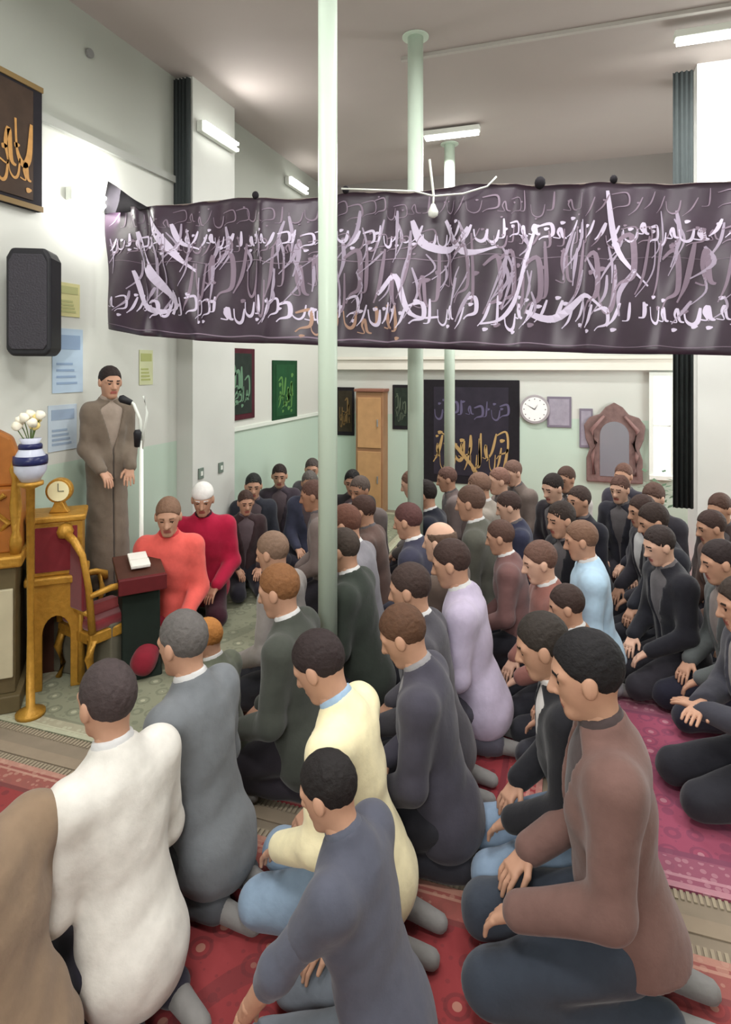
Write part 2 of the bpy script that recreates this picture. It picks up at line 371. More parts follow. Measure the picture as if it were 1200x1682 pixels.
def head_local(P, c, hp, yaw):
    q = P-c; cy, sy = math.cos(-yaw), math.sin(-yaw)
    q = np.stack([q[..., 0]*cy-q[..., 1]*sy, q[..., 0]*sy+q[..., 1]*cy, q[..., 2]], -1)
    cp, sp = math.cos(-hp), math.sin(-hp); return np.stack([q[..., 0]*cp+q[..., 2]*sp, q[..., 1], -q[..., 0]*sp+q[..., 2]*cp], -1)
def head_sdf(q):
    Z = V3(0, 0, 0); ay = np.stack([q[..., 0], np.abs(q[..., 1]), q[..., 2]], -1)
    r = ell(q, V3(-.012, 0, .028), (.096, .076, .092)); r = smin(r, ell(q, V3(.028, 0, -.035), (.060, .057, .082)), .04)
    r = smin(r, cap(q, V3(.062, -.012, -.098), V3(.062, .012, -.098), .02, .02), .03)
    r = smin(r, cap(ay, V3(.078, .012, .024), V3(.066, .046, .022), .010, .009), .02)
    r = smax(r, -ell(ay, V3(.092, .031, .002), (.014, .018, .012)), .012)
    r = smin(r, ell(ay, V3(.070, .031, .001), (.014, .014, .012)), .003)
    r = smin(r, cap(q, V3(.084, 0, .012), V3(.106, 0, -.030), .009, .0135), .012)
    r = smin(r, cap(ay, V3(.092, .010, -.034), V3(.092, .012, -.034), .009, .009), .006)
    r = smin(r, cap(q, V3(.080, -.02, -.060), V3(.080, .02, -.060), .0075, .0075), .008)
    r = smin(r, cap(q, V3(.079, -.016, -.071), V3(.079, .016, -.071), .008, .008), .006)
    r = smin(r, ell(ay, V3(-.004, .079, -.004), (.021, .011, .033), pitch=-.2), .008)
    return r
def build_person(root_xy, label, hx, hy, d=None, k=1.0, pose='kneel', yaw=180, lean=8, hp=12, hyaw=0, arm='thigh', coat=(60, 60, 64), shirt=(200, 200, 200),
           pants=(44, 44, 50), hair=(34, 28, 26), style='short', skin=1, q=1, group=None, robe=False, sleeve=1.0, hem=None, sock=(120, 118, 116), beard=False, open_=True, wide=1.0, z0=0.012):
    lean = math.radians(lean); hp = math.radians(hp); hyaw = math.radians(hyaw); yaw = math.radians(yaw)
    J = skeleton(pose, lean, hp, arm, wide); zh = float(J['head'][2])*k+z0
    if d is None: d = FPX*(CAMZ-zh)/(hy-HOR)
    elif pose != 'stand': k = k*1.0; 
    H = at_d(hx, hy, d)
    if d is not None and abs(H.z-zh) > .004 and pose != 'stand': k = max(.6, (H.z-z0)/float(J['head'][2]))
    if pose == 'stand': z0 = max(0, H.z-float(J['head'][2])*k)
    off = Matrix.Rotation(yaw, 3, 'Z') @ Vector((float(J['head'][0])*k, 0, 0))
    seed = rnd.random()*6
    NEAR = q == 0; hres = .0055 if NEAR else (.0075 if q == 1 else .0105); cres = .0095 if NEAR else (.015 if q == 1 else .02)
    HL = lambda P: head_local(P, J['head'], J['hp'], hyaw)
    hip, chest, neck = J['hip'], J['chest'], J['neck']
    def torso(P, g, low=True):
        r = ell(P, hip+roty((-.01, 0, .06), lean), (.106+g, (.138+g)*wide, .15+g), lean)
        r = smin(r, ell(P, hip+roty((.005, 0, .26), lean), (.092+g, (.128+g)*wide, .20+g), lean), .06)
        r = smin(r, ell(P, chest, (.096+g, (.142+g)*wide, .14+g), lean), .06)
        r = smin(r, cap(P, J['shL']*.93+chest*.07, J['shR']*.93+chest*.07, .055+g, .055+g), .07)
        r = smin(r, cap(P, neck+roty((0, 0, -.06), lean), neck+roty((.006, 0, .02), lean), .075+g*.6, .052+g*.4), .07)
        return r
    def armf(P, g, n, frac=1.0):
        w_ = J['el'+n]+(J['wr'+n]-J['el'+n])*frac
        r = cap(P, J['sh'+n], J['el'+n], .047+g, .038+g)
        return smin(r, cap(P, J['el'+n], w_, .042+g, .030+g*.8+.012*(1-frac)), .03)
    def legs(P, g):
        r = None
        for n in 'LR':
            a = smin(cap(P, J['th'+n], J['kn'+n], .072+g, .056+g), cap(P, J['kn'+n], J['an'+n], .052+g, .036+g), .03)
            r = a if r is None else smin(r, a, .03)
        return r
    def trunk(P):
        r = smin(torso(P, 0), legs(P, -.015 if pose == 'stand' else 0), .05)
        for n in 'LR':
            r = smin(r, armf(P, 0, n), .04); r = smin(r, cap(P, J['an'+n], J['toe'+n], .032, .026), .03)
        r = smin(r, cap(P, neck+roty((0, 0, -.03), lean), J['head']+V3(-.02, 0, -.06), .055, .05), .03)
        return r
    def headf(P):
        h_ = head_sdf(HL(P)); return smin(h_, cap(P, neck+roty((0, 0, -.02), lean), J['head']+roty((-.022, 0, -.03), J['hp']), .051, .050), .035)
    allp = np.stack([v for kk, v in J.items() if isinstance(v, np.ndarray)]); lo, hi = allp.min(0)-.24, allp.max(0)+.24; lo[2] = max(lo[2], -.03); hi[2] = max(hi[2], J['head'][2]+.16)
    Vs, Qs, o_ = [], [], 0
    for f, a, b, h in [(trunk, lo, hi, .018 if sleeve < .9 else .026), (headf, J['head']-V3(.15, .13, .19), J['head']+V3(.16, .13, .15), hres)]+[(*hand_sdf(J['wr'+n], J['el'+n], s, arm != 'fold'), .0048 if NEAR else .0062) for n, s in (('L', 1), ('R', -1))]:
        v, qd = surfnet(f, a, b, h); Vs.append(v); Qs.append(qd+o_); o_ += len(v)
    V = np.concatenate(Vs); Q = np.concatenate(Qs); fc = V[Q].mean(1); ql = HL(fc)
    inh = np.zeros(len(Q), bool); inh[len(Qs[0]):len(Qs[0])+len(Qs[1])] = True
    mi = np.zeros(len(Q), np.int32); ay = np.abs(ql[:, 1])
    mi[inh & (ql[:, 0] > .074) & (((ay-.031)/.011)**2+((ql[:, 2]-.002)/.007)**2 < 1)] = 1
    mi[inh & (ql[:, 0] > .07) & (ay < .024) & (np.abs(ql[:, 2]+.066) < .011)] = 2
    hm = mat('hair_%d_%d_%d' % hair, hair, .75, .3, 60, bump=.6)
    mi[inh & (ql[:, 0] > .06) & (ay > .014) & (ay < .048) & (np.abs(ql[:, 2]-.026) < .005)] = 3
    body = mesh_obj('person', V*k, Q, None, smooth=True, midx=mi, mats=[SKIN[skin], EYE, LIP, hm])
    tag(body, label, 'person', group)
    body.location = ((H.x-off.x, H.y-off.y, z0) if root_xy is None else (*root_xy, z0)); body.rotation_euler = (0, 0, yaw)
    # clothes
    hemz = hem if hem is not None else (.09 if pose == 'kneel' else .04 if pose == 'cross' else .80)
    def coatf(P):
        r = torso(P, .026)
        if pose == 'kneel': r = smin(r, ell(P, V3(-.03, 0, .20), (.156, .176*wide, .17)), .05)
        elif pose == 'cross': r = smin(r, ell(P, V3(-.01, 0, .13), (.18, .20, .13)), .05)
        if robe: r = smin(r, cap(P, hip+V3(0, 0, .1), V3(.0, 0, .12), .14, .17), .08)
        for n in 'LR': r = smin(r, armf(P, .024, n, sleeve) if not (sleeve < .9 and n == 'L') else cap(P, J['sh'+n], J['sh'+n]*.55+J['el'+n]*.45, .071, .064), .035)
        r = smin(r, cap(P, neck+roty((-.012, 0, -.03), lean), neck+(J['head']-neck)*.13, .078, .068), .02)   # collar
        r = r+fold(P, seed, .0022)+.0045*(1-np.abs(np.sin(P[..., 2]*15+P[..., 0]*9+5*np.abs(P[..., 1])+seed)))*np.clip(1.2-np.abs(P[..., 2]-hip[2]-.15)*3.2, .15, 1)
        r = smax(r, hemz-P[..., 2], .01)
        r = smax(r, ((P-neck)@((J['head']-neck)/np.linalg.norm(J['head']-neck)))-.045, .006)
        if open_:
            u = P-hip; cx = u[..., 0]*math.cos(lean)-u[..., 2]*math.sin(lean); cz = u[..., 0]*math.sin(lean)+u[..., 2]*math.cos(lean)
            wv = np.clip((cz-.18)*.26, 0.004, .1); r = smax(r, -np.maximum(np.abs(P[..., 1])-wv, .075-cx), .006)
        return r
    c_ = cloth(coat); Vc, Qc = surfnet(coatf, lo, hi, cres)
    mesh_obj('robe' if robe else 'jacket', Vc*k, Qc, c_, body, True)
    def shirtf(P):
        r = torso(P, .012); r = smin(r, cap(P, neck, neck+(J['head']-neck)*.5, .064, .063), .02); r = smax(r, ((P-neck)@((J['head']-neck)/np.linalg.norm(J['head']-neck)))-.062, .005)
        if sleeve < .9:
            for n in 'LR': r = smin(r, armf(P, .016, n, sleeve+.12), .02)
        return smax(r, hip[2]+.02-P[..., 2], .01)
    Vc, Qc = surfnet(shirtf, lo, hi, cres*1.1); mesh_obj('shirt', Vc*k, Qc, cloth(shirt), body, True)
    if not robe:
        def pf(P):
            r = smin(legs(P, .020), ell(P, hip, (.11, .14, .11), 0), .05)+fold(P, seed+2, .004)
            return smax(r, .0-P[..., 2]+.002, .01)
        Vc, Qc = surfnet(pf, lo, hi, cres*1.1); mesh_obj('trousers', Vc*k, Qc, cloth(pants), body, True)
    for n in 'LR':
        a, b = J['an'+n], J['toe'+n]
        def sf(P): return smax(smin(cap(P, a, b, .040, .033), cap(P, a+(a-b)*.18, a, .036, .040), .02), .004-P[..., 2], .005)
        Vc, Qc = surfnet(sf, np.minimum(a, b)-.1, np.maximum(a, b)+.1, .012 if q < 2 else .016); mesh_obj('sock', Vc*k, Qc, cloth(sock), body, True)
    if style != 'bald':
        def hf(P):
            qh = HL(P); r = ell(qh, V3(-.016, 0, .032), (.102, .082, .099)); 
            if style == 'cap':
                r = ell(qh, V3(-.012, 0, .05), (.104, .085, .088)); return smax(r, .035-qh[..., 2], .004)
            ay_ = np.abs(qh[..., 1])
            # hairline: above forehead at front, around the ears, down to the nape at the back
            line = np.where(qh[..., 0] > .035, .062-(ay_*.25), np.where(qh[..., 0] > -.012, .012, -.062+(qh[..., 0]+.1)*.25))
            hl = np.interp(qh[..., 0], [-.12, -.04, -.02, .02, .045, .07, .12], [-.062, -.055, -.008, .012, .030, .062, .075]).astype(np.float32)
            if style == 'thin': r = smax(ell(qh, V3(-.016, 0, .030), (.102, .082, .097)), qh[..., 2]-.062, .01)
            r = r+.0012*np.sin(qh[..., 1]*190+seed)*np.sin(qh[..., 0]*90+qh[..., 2]*130)
            r = smax(r, hl-qh[..., 2], .006)
            return smax(r, -(head_sdf(qh)+.008), .002)
        Vc, Qc = surfnet(hf, J['head']-.145, J['head']+.155, hres)
        mesh_obj('cap' if style == 'cap' else 'hair', Vc*k, Qc, cloth(hair) if style == 'cap' else hm, body, True)
    if beard:
        def bf(P):
            qh = HL(P); r = ell(qh, V3(.032, 0, -.045), (.068, .064, .086)); r = smax(r, qh[..., 2]+.035+np.where(qh[..., 0] > .06, .008, 0), .006); r = smax(r, .0-qh[..., 0], .006)
            return smax(r, -cap(qh, V3(.1, -.014, -.064), V3(.1, .014, -.064), .016, .016), .004)
        Vc, Qc = surfnet(bf, J['head']-.15, J['head']+.15, hres); mesh_obj('beard', Vc*k, Qc, hm, body, True)
    return body

QUEUE = []
def P(label, hx, hy, **k): QUEUE.append((label, hx, hy, k))
# --- front row, nearest the left wall
P('person in a plain brown coat, mostly cropped at the bottom left edge', -78, 1290, k=1.0, q=0, coat=(128, 108, 88), pants=(60, 54, 50), hp=10, yaw=182, open_=False, wide=1.5)
P('kneeling person in an off white jacket with short dark hair', 182, 1142, k=1.0, q=0, coat=(208, 205, 198), hair=(62, 52, 52), pants=(48, 46, 58), hp=4, yaw=166, lean=7, hem=.08, open_=False, wide=1.0)
P('grey haired person in a steel grey jacket beside off white jacket', 300, 1062, k=1.0, q=0, coat=(108, 112, 116), hair=(92, 88, 86), pants=(74, 76, 80), hp=8, yaw=174, open_=False, wide=1.0)
P('person with ginger hair in olive grey, partly behind steel grey jacket', 340, 1046, d=3.0, q=0, coat=(98, 102, 88), hair=(168, 112, 56), pants=(70, 66, 60), yaw=178, open_=False)
P('person in a dark olive coat with reddish brown hair left of the near pole', 447, 970, k=1.0, q=0, coat=(66, 69, 63), hair=(122, 82, 50), pants=(44, 40, 46), yaw=185, hp=14, lean=6, open_=False, wide=1.12, hem=.05)
P('person in a light grey jacket just beyond the dark olive coat', 482, 908, k=.98, q=1, coat=(140, 134, 130), hair=(122, 98, 82), yaw=180, open_=False)
P('person in a dark green jacket whose head is behind the near pole', 528, 900, k=1.0, q=1, coat=(50, 56, 50), hair=(60, 50, 44), yaw=180, open_=False)
P('brown haired person in a pale grey jacket right beside the near pole', 590, 868, k=1.05, q=1, coat=(128, 126, 132), hair=(96, 62, 50), yaw=183, hp=16, open_=False, hem=.05)
P('person in a navy jacket between the two nearest poles', 640, 858, k=1.0, q=1, coat=(58, 58, 74), hair=(84, 54, 52), yaw=175, open_=False)
P('person in black directly right of the second pole', 704, 812, k=1.0, q=1, coat=(34, 36, 46), hair=(36, 28, 26), yaw=178, open_=False)
# --- second row
P('near person in a slate blue jacket with black hair, hand on knee', 538, 1292, k=.86, q=0, coat=(78, 80, 92), shirt=(84, 87, 100), hair=(26, 22, 22), pants=(104, 110, 118), yaw=176, lean=12, hp=18, arm='reach', sleeve=.12, open_=False, wide=1.1)
P('person in a cream yellow jacket with a light blue shirt', 530, 1088, k=1.0, q=0, coat=(232, 222, 182), shirt=(150, 176, 200), hair=(44, 34, 34), pants=(128, 148, 168), yaw=180, lean=10, hp=28, hem=.08, wide=1.0)
P('person in charcoal jacket with grey collar beside cream yellow jacket', 668, 1048, k=.98, q=0, coat=(66, 64, 74), shirt=(140, 138, 140), hair=(84, 58, 42), yaw=184, lean=8, hp=26, skin=1, hem=.05)
P('person in dark grey beyond the charcoal jacket in middle row', 714, 972, k=1.0, q=1, coat=(74, 72, 78), hair=(58, 44, 40), yaw=182, open_=False)
P('person in a pale lilac jacket with dark hair in middle row', 768, 936, k=1.02, q=1, coat=(180, 170, 192), hair=(58, 42, 38), pants=(76, 74, 84), yaw=184, lean=8, hp=14, open_=False)
P('bald person in a brown jacket in front of pale lilac jacket', 736, 900, k=1.0, q=1, coat=(96, 82, 74), style='thin', hair=(90, 70, 58), skin=0, yaw=170, hp=4)
P('person in a moss green jacket far along the middle row', 792, 832, k=1.06, q=1, coat=(92, 92, 84), hair=(88, 66, 56), yaw=176, hp=8, open_=False)
P('person in a light taupe jacket beyond the moss green jacket', 822, 812, k=1.02, q=2, coat=(150, 142, 132), hair=(120, 92, 78), yaw=176, open_=False)
# --- third row
P('near person in a brown jacket with glossy black hair and dark trousers', 958, 1100, k=1.10, q=0, coat=(110, 84, 78), shirt=(70, 60, 60), hair=(24, 22, 24), pants=(54, 60, 70), yaw=184, lean=4, hp=12, wide=.95, hem=.20)
P('person in a black jacket partly behind the brown jacket', 878, 1062, k=1.0, q=0, coat=(34, 34, 38), shirt=(210, 206, 204), hair=(46, 40, 36), pants=(130, 150, 172), yaw=186, lean=10, hp=16)
P('smaller person with dark brown hair ahead of the black jacket', 890, 985, k=.86, q=1, coat=(132, 98, 74), hair=(54, 40, 36), yaw=184, hp=14)
P('person in a light blue shirt and grey trousers facing left', 918, 884, k=.98, q=1, coat=(168, 196, 216), hair=(112, 84, 68), pants=(124, 122, 126), yaw=185, lean=4, open_=False, hem=.2)
P('person in a dull rust jacket beside the light blue shirt', 872, 912, k=.96, q=1, coat=(136, 92, 84), hair=(96, 70, 60), skin=0, yaw=200, open_=False)
P('person in mauve brown between the pale lilac and rust jackets', 848, 880, k=.92, q=1, coat=(112, 82, 80), hair=(80, 58, 50), yaw=182, open_=False)
# --- right hand row
P('person in a black leather jacket sitting in the right hand row', 1104, 858, k=1.02, q=1, coat=(40, 41, 48), shirt=(66, 64, 70), hair=(50, 38, 34), yaw=196, hp=16, pose='kneel', lean=10)
P('person in black sitting just beyond the leather jacket on the right', 1056, 846, k=.98, q=1, coat=(46, 44, 50), hair=(58, 42, 38), yaw=200, hp=10)
P('person in a grey green jacket nearer than the black leather jacket', 1148, 912, k=.98, q=1, coat=(84, 88, 88), shirt=(130, 120, 116), hair=(40, 30, 30), yaw=192, pants=(36, 36, 48))
P('person in a brown top at right edge with short hair', 1192, 880, k=1.0, q=1, coat=(112, 76, 62), hair=(64, 44, 40), yaw=188)
P('person in dark grey clothes cropped by the right edge, nearest in that row', 1216, 992, k=1.0, q=0, coat=(62, 62, 70), shirt=(120, 112, 108), hair=(52, 42, 36), yaw=190, arm='fold')
P('person in a tan brown hooded top behind grey green jacket', 1140, 868, k=.95, q=1, coat=(94, 72, 64), hair=(60, 44, 40), yaw=196)
# --- far group
far = [
 (903, 800, (214, 208, 204), (80, 60, 52), 236, 'person in a white shirt in the far group below the clock'),
 (935, 818, (40, 36, 42), (40, 32, 30), 230, 'person in black beside the white shirt in the far group'),
 (845, 828, (52, 54, 74), (64, 48, 44), 190, 'person in navy blue beneath the black wall hanging'),
 (972, 806, (44, 44, 52), (90, 64, 56), 240, 'leftmost dark clothed person below the arched mirror'),
 (1006, 792, (62, 60, 70), (100, 72, 62), 244, 'person in slate sitting directly below the arched mirror'),
 (1040, 816, (52, 50, 56), (84, 62, 54), 232, 'person in charcoal between arched mirror and narrow window'),
 (1074, 830, (72, 62, 60), (76, 54, 46), 226, 'person in dark brown under the narrow bright window'),
 (870, 796, (120, 108, 102), (110, 84, 74), 230, 'person in taupe far back left of the white shirt'),
 (815, 796, (140, 124, 118), (130, 96, 84), 205, 'person in pale mushroom clothes below right half of black hanging'),
 (775, 800, (112, 100, 98), (96, 70, 62), 200, 'person in grey brown below middle of the black hanging'),
 (745, 812, (96, 90, 88), (104, 78, 66), 190, 'person in smoky grey right of the thin far pole'),
 (990, 842, (38, 38, 46), (60, 46, 42), 222, 'person in jet black in front of the slate clothed person'),
 (955, 856, (30, 30, 36), (50, 40, 36), 215, 'person in black kneeling at the left end of the pink rug'),
 (1030, 872, (34, 34, 40), (46, 36, 34), 205, 'person in black beside the yellow green bag'),
 (722, 846, (104, 84, 78), (70, 50, 44), 182, 'person in dusty brown beyond the bald person'),
 (655, 826, (120, 108, 104), (92, 66, 58), 200, 'person in beige grey beyond the navy jacket'),
 (614, 812, (110, 100, 98), (88, 76, 70), 250, 'person in ash grey in front of the tall wooden cupboard'),
]
for hx, hy, ct, hr, yw, lb in far:
    P(lb, hx, hy, k=.96+rnd.random()*.08, q=2, coat=ct, hair=hr, yaw=yw, shirt=(96, 92, 94), pants=(46, 44, 50), skin=rnd.choice([0, 1, 1, 2]), hp=rnd.choice([4, 10, 16]), group='men sitting in the far group')
# --- row along the left wall
lw = [
 (381, 793, (48, 50, 58), (38, 40, 38), -62, 'person in black next to the crimson jacket along the left wall'),
 (431, 786, (66, 58, 66), (44, 34, 32), -66, 'person in dark plum below the green wall hanging'),
 (470, 786, (64, 66, 84), (96, 90, 86), -70, 'person in slate navy right of the dark plum clothes'),
 (503, 774, (84, 80, 84), (72, 64, 60), -72, 'person in grey just left of the near pole by the left wall'),
 (566, 792, (52, 50, 52), (30, 28, 28), -80, 'black haired person just right of the near pole by back wall'),
 (406, 822, (58, 44, 46), (66, 48, 42), -50, 'person in dark maroon leaning low in front of dark plum clothes'),
]
for hx, hy, ct, hr, yw, lb in lw:
    P(lb, hx, hy, k=1.0 if hy < 800 else .86, pose='cross' if hy < 800 else 'kneel', q=2, coat=ct, hair=hr, yaw=yw, shirt=(92, 80, 84), pants=(40, 38, 46), skin=1, hp=8, group='men sitting along the left wall')
P('person in a coral red jacket sitting right beside the lectern', 280, 846, d=4.3, q=1, pose='kneel', yaw=-60, coat=(214, 92, 84), shirt=(190, 60, 64), pants=(126, 32, 46), hair=(120, 92, 74), open_=False, hem=.04, wide=.98)
P('person in a crimson jacket and white cap behind the coral red jacket', 330, 822, d=4.85, q=1, pose='kneel', yaw=-62, coat=(170, 30, 62), shirt=(60, 20, 34), pants=(52, 24, 34), hair=(230, 228, 224), style='cap', open_=False, wide=1.15, hem=.06)
# --- the speaker
P('standing speaker in a long grey brown robe at the lectern', 181, 628, d=4.42, k=.93, pose='stand', q=0, yaw=-30, coat=(112, 100, 88), shirt=(150, 136, 124), hair=(40, 30, 28), lean=2, hp=8, arm='front', robe=True, hem=.05, wide=.82, z0=.3)

def build_queue():
    it = []
    for label, hx, hy, k in QUEUE:
        J = skeleton(k.get('pose', 'kneel'), math.radians(k.get('lean', 8)), math.radians(k.get('hp', 12)), k.get('arm', 'thigh'), k.get('wide', 1.0))
        kk = k.get('k', 1.0); zh = float(J['head'][2])*kk+.012; d = k.get('d') or FPX*(CAMZ-zh)/(hy-HOR)
        H = at_d(hx, hy, d); yw = math.radians(k.get('yaw', 180)); o = float(J['head'][0])*kk
        it.append([H.x-o*math.cos(yw), H.y-o*math.sin(yw), yw, k.get('q', 1), k.get('pose', 'kneel')])
    st = [tuple(i[:2]) for i in it]
    for _ in range(120):
        for i in range(len(it)):
            for j in range(i+1, len(it)):
                a, b = it[i], it[j]
                if 'stand' in (a[4], b[4]): continue
                ya = a[2]; dx, dy = b[0]-a[0], b[1]-a[1]
                f = (dx*math.cos(ya)+dy*math.sin(ya))/.66; s_ = (-dx*math.sin(ya)+dy*math.cos(ya))/.46; q = math.hypot(f, s_)
                if q < 1:
                    wa = (.12, .5, 1)[a[3]]; wb_ = (.12, .5, 1)[b[3]]; L_ = math.hypot(dx, dy) or .01; m = (1-q)*.22/(wa+wb_)
                    a[0] -= dx/L_*m*wa; a[1] -= dy/L_*m*wa; b[0] += dx/L_*m*wb_; b[1] += dy/L_*m*wb_
        for i, a in enumerate(it):
            if a[4] == 'stand': continue
            lim = (.03, .13, .75)[a[3]]; dx, dy = a[0]-st[i][0], a[1]-st[i][1]; L_ = math.hypot(dx, dy)
            if L_ > lim: a[0], a[1] = st[i][0]+dx/L_*lim, st[i][1]+dy/L_*lim
            a[0] = max(a[0], XL+.36); a[1] = min(a[1], YB-.4)
            for (pc, pd) in ((538, 3.3), (682, 4.85), (738, 7.2)):
                c = at_d(pc, 0, pd); ex, ey = a[0]-c.x, a[1]-c.y; L_ = math.hypot(ex, ey) or .01
                if L_ < .34: a[0] += ex/L_*(.34-L_); a[1] += ey/L_*(.34-L_)
    for (label, hx, hy, k), a in zip(QUEUE, it): build_person(None if a[4] == 'stand' else (a[0], a[1]), label, hx, hy, **k)
build_queue()
# ------------------------------------------------------------------ lectern, microphone
sp0 = at_d(181, 628, 4.42); SPZ = sp0.z-1.655*.93
tag(obj('platform', boxbm(XL+.03, XL+.62, sp0.y-.42, sp0.y+.42, .013, max(.1, SPZ-.004)), mat('platform_carpet', (96, 92, 78), .95, .2, 10), bevel=.01), 'low carpeted platform under the speaker\'s feet', 'platform')
lp = at_d(228, 900, 4.1)
t = thing('lectern', 'dark green and black draped lectern in front of the speaker', 'lectern', (lp.x, lp.y, .012), math.radians(-42))
bm = B(); prism(bm, [(-.13, 0), (.17, 0), (.12, .10), (.09, .62), (-.09, .66), (-.10, .1)], 'y', -.12, .12)
obj('body', bm, mat('green_black_cloth', (24, 34, 28), .85, .4, 14), t, bevel=.01)
bm = B(); prism(bm, [(-.15, .70), (.16, .62), (.16, .65), (-.15, .73)], 'y', -.15, .15); obj('reading_top', bm, DKWOOD, t, bevel=.006)
bm = B(); prism(bm, [(.13, .56), (.17, .56), (.17, .66), (.13, .66)], 'y', -.15, .15); obj('ledge', bm, mat('maroon_trim', (92, 26, 30), .6, .2), t, bevel=.006)
sp = at_d(205, 848, 4.32)
bm = B(); box(bm, -.09, .09, -.06, .06, 0, .012); box(bm, -.085, .0, -.058, .058, .012, .018); box(bm, .004, .088, -.055, .062, .012, .017)
o = obj('open_book', bm, PAPER); o.location = (lp.x-.01, lp.y+.01, .728); o.rotation_euler = (0, math.radians(14), math.radians(-42)); tag(o, 'open white book lying on the lectern top', 'book')
mp = at_d(232, 800, 4.35)
t = thing('microphone_stand', 'white microphone stand with black microphones beside the speaker', 'microphone', (mp.x, mp.y, .012))
bm = B(); lathe(bm, [(.14, 0), (.14, .02), (.03, .04), (.016, .06), (.014, 1.5)], n=20); obj('stand_pole', bm, WHITEP, t, smooth=True)
bm = B(); tube(bm, [(0, 0, 1.48), (-.01, 0, 1.65), (-.05, -.02, 1.76), (-.1, -.04, 1.8)], .011); obj('gooseneck', bm, WHITEP, t, smooth=True)
bm = B(); tube(bm, [(-.06, -.03, 1.77), (-.12, -.06, 1.80), (-.135, -.067, 1.805)], [.02, .03, .018], 14); obj('microphone_head', bm, BLACK, t, smooth=True)
bm = B(); tube(bm, [(-.02, -.02, 1.46), (.0, -.04, 1.56), (.0, -.042, 1.58)], [.02, .028, .018], 14); obj('clip_microphone', bm, BLACK, t, smooth=True)
bm = B(); tube(bm, [(0, 0, 1.4), (.05, 0, 1.7), (.02, 0, 1.82)], .008); obj('cable', bm, WHITEP, t, smooth=True)

# ------------------------------------------------------------------ gilt armchair
cp = at_d(166, 1090, 4.05)
t = thing('armchair', 'gilt carved armchair upholstered in dark red by the left wall', 'chair', (cp.x, cp.y, .012), math.radians(75)); t.scale = (.8, .74, .86)
# local: faces +x, width along y
bm = B()
for s in (-1, 1):
    tube(bm, [(-.22, s*.24, .42), (-.25, s*.24, .75), (-.29, s*.22, 1.0), (-.30, s*.12, 1.09), (-.31, 0, 1.14)], [.03, .026, .026, .03, .034], 10)
tube(bm, [(-.235, -.23, .56), (-.235, .23, .56)], .022, 10)
lathe(bm, [(.01, 0), (.05, .01), (.065, .05), (.05, .09), (.015, .11)], (-.31, 0, 1.10), 14); obj('back_frame', bm, GOLD, t, smooth=True)
bm = B(); prism(bm, [(-.19, .58), (.19, .58), (.19, .9), (.12, 1.03), (0, 1.08), (-.12, 1.03), (-.19, .9)], 'x', -.275, -.225); obj('back_cushion', bm, MAROON, t, bevel=.015)
bm = B(); box(bm, -.24, .26, -.25, .25, .33, .41); obj('seat_rail', bm, GOLD, t, bevel=.012)
bm = B(); box(bm, -.22, .25, -.235, .235, .41, .49); obj('seat', bm, MAROON, t, bevel=.03)
for s in (-1, 1):
    bm = B(); tube(bm, [(-.25, s*.26, .70), (-.08, s*.275, .72), (.12, s*.275, .70), (.2, s*.27, .66), (.21, s*.27, .62)], [.02, .025, .026, .034, .02], 10)
    tube(bm, [(.14, s*.265, .68), (.17, s*.26, .56), (.13, s*.25, .40)], [.02, .024, .02], 10); obj('armrest', bm, GOLD, t, smooth=True)
    for x in (-.21, .22):
        bm = B(); tube(bm, [(x, s*.22, .36), (x+.035*(1 if x > 0 else -1), s*.235, .24), (x, s*.22, .1), (x+.03*(1 if x > 0 else -1), s*.23, .0)], [.04, .034, .02, .028], 10); obj('leg', bm, GOLD, t, smooth=True)
bm = B(); prism(bm, [(-.2, .33), (.2, .33), (.14, .27), (.05, .25), (0, .22), (-.05, .25), (-.14, .27)], 'x', .225, .262); obj('apron', bm, GOLD, t, bevel=.005)
bm = B(); prism(bm, [(-.10, .49), (.10, .49), (.10, .50), (-.10, .50)], 'x', -.2, .27); prism(bm, [(-.10, .05), (.10, .05), (.10, .50), (-.10, .50)], 'x', .268, .276); obj('seat_runner', bm, mat('dusty_red_cloth', (138, 62, 64), .9, .2, 16), t)

# small gilt table with arched dark niche between pulpit and chair
tp = at_d(104, 1100, 4.0)
t = thing('side_stand', 'gilt pedestal stand with dark arched niche left of the armchair', 'stand', (tp.x-.0, tp.y-.04, .012), math.radians(-50))
bm = B()
out = [(-.16, 0), (-.16, .66), (.16, .66), (.16, 0), (.08, 0), (.08, .34)]+[(.08*math.cos(a), .34+.12*math.sin(a)) for a in [PI*i/10 for i in range(1, 10)]]+[(-.08, .34), (-.08, 0)]
prism(bm, out, 'x', .10, .14); box(bm, -.12, .10, -.16, -.13, 0, .66); box(bm, -.12, .10, .13, .16, 0, .66); obj('carcass', bm, GOLD, t, bevel=.005)
obj('niche_back', boxbm(-.13, -.11, -.15, .15, 0, .66), DKWOOD, t)
bm = B(); box(bm, -.14, .16, -.18, .18, .66, .71); obj('waist_moulding', bm, GOLD, t, bevel=.012)
bm = B(); box(bm, -.12, .13, -.15, .15, .71, 1.05); obj('upper_body', bm, GOLD, t, bevel=.01)
obj('red_panel', boxbm(.13, .14, -.12, .12, .74, 1.02), MAROON, t, bevel=.004)
bm = B(); box(bm, -.14, .16, -.17, .17, 1.05, 1.09); obj('table_top', bm, GOLD, t, bevel=.012)
bm = B(); tube(bm, [(.15, -.14, .03), (.155, -.14, .62)], [.02, .014], 10); obj('column', bm, GOLD, t, smooth=True)
bm = B(); tube(bm, [(.15, .14, .03), (.155, .14, .62)], [.02, .014], 10); obj('column', bm, GOLD, t, smooth=True)
sx, sy = t.location.x, t.location.y
c = thing('table_clock', 'small round gilt clock with pale yellow face on the pedestal stand', 'clock', (sx+.03, sy-.02, 1.103), math.radians(-60))
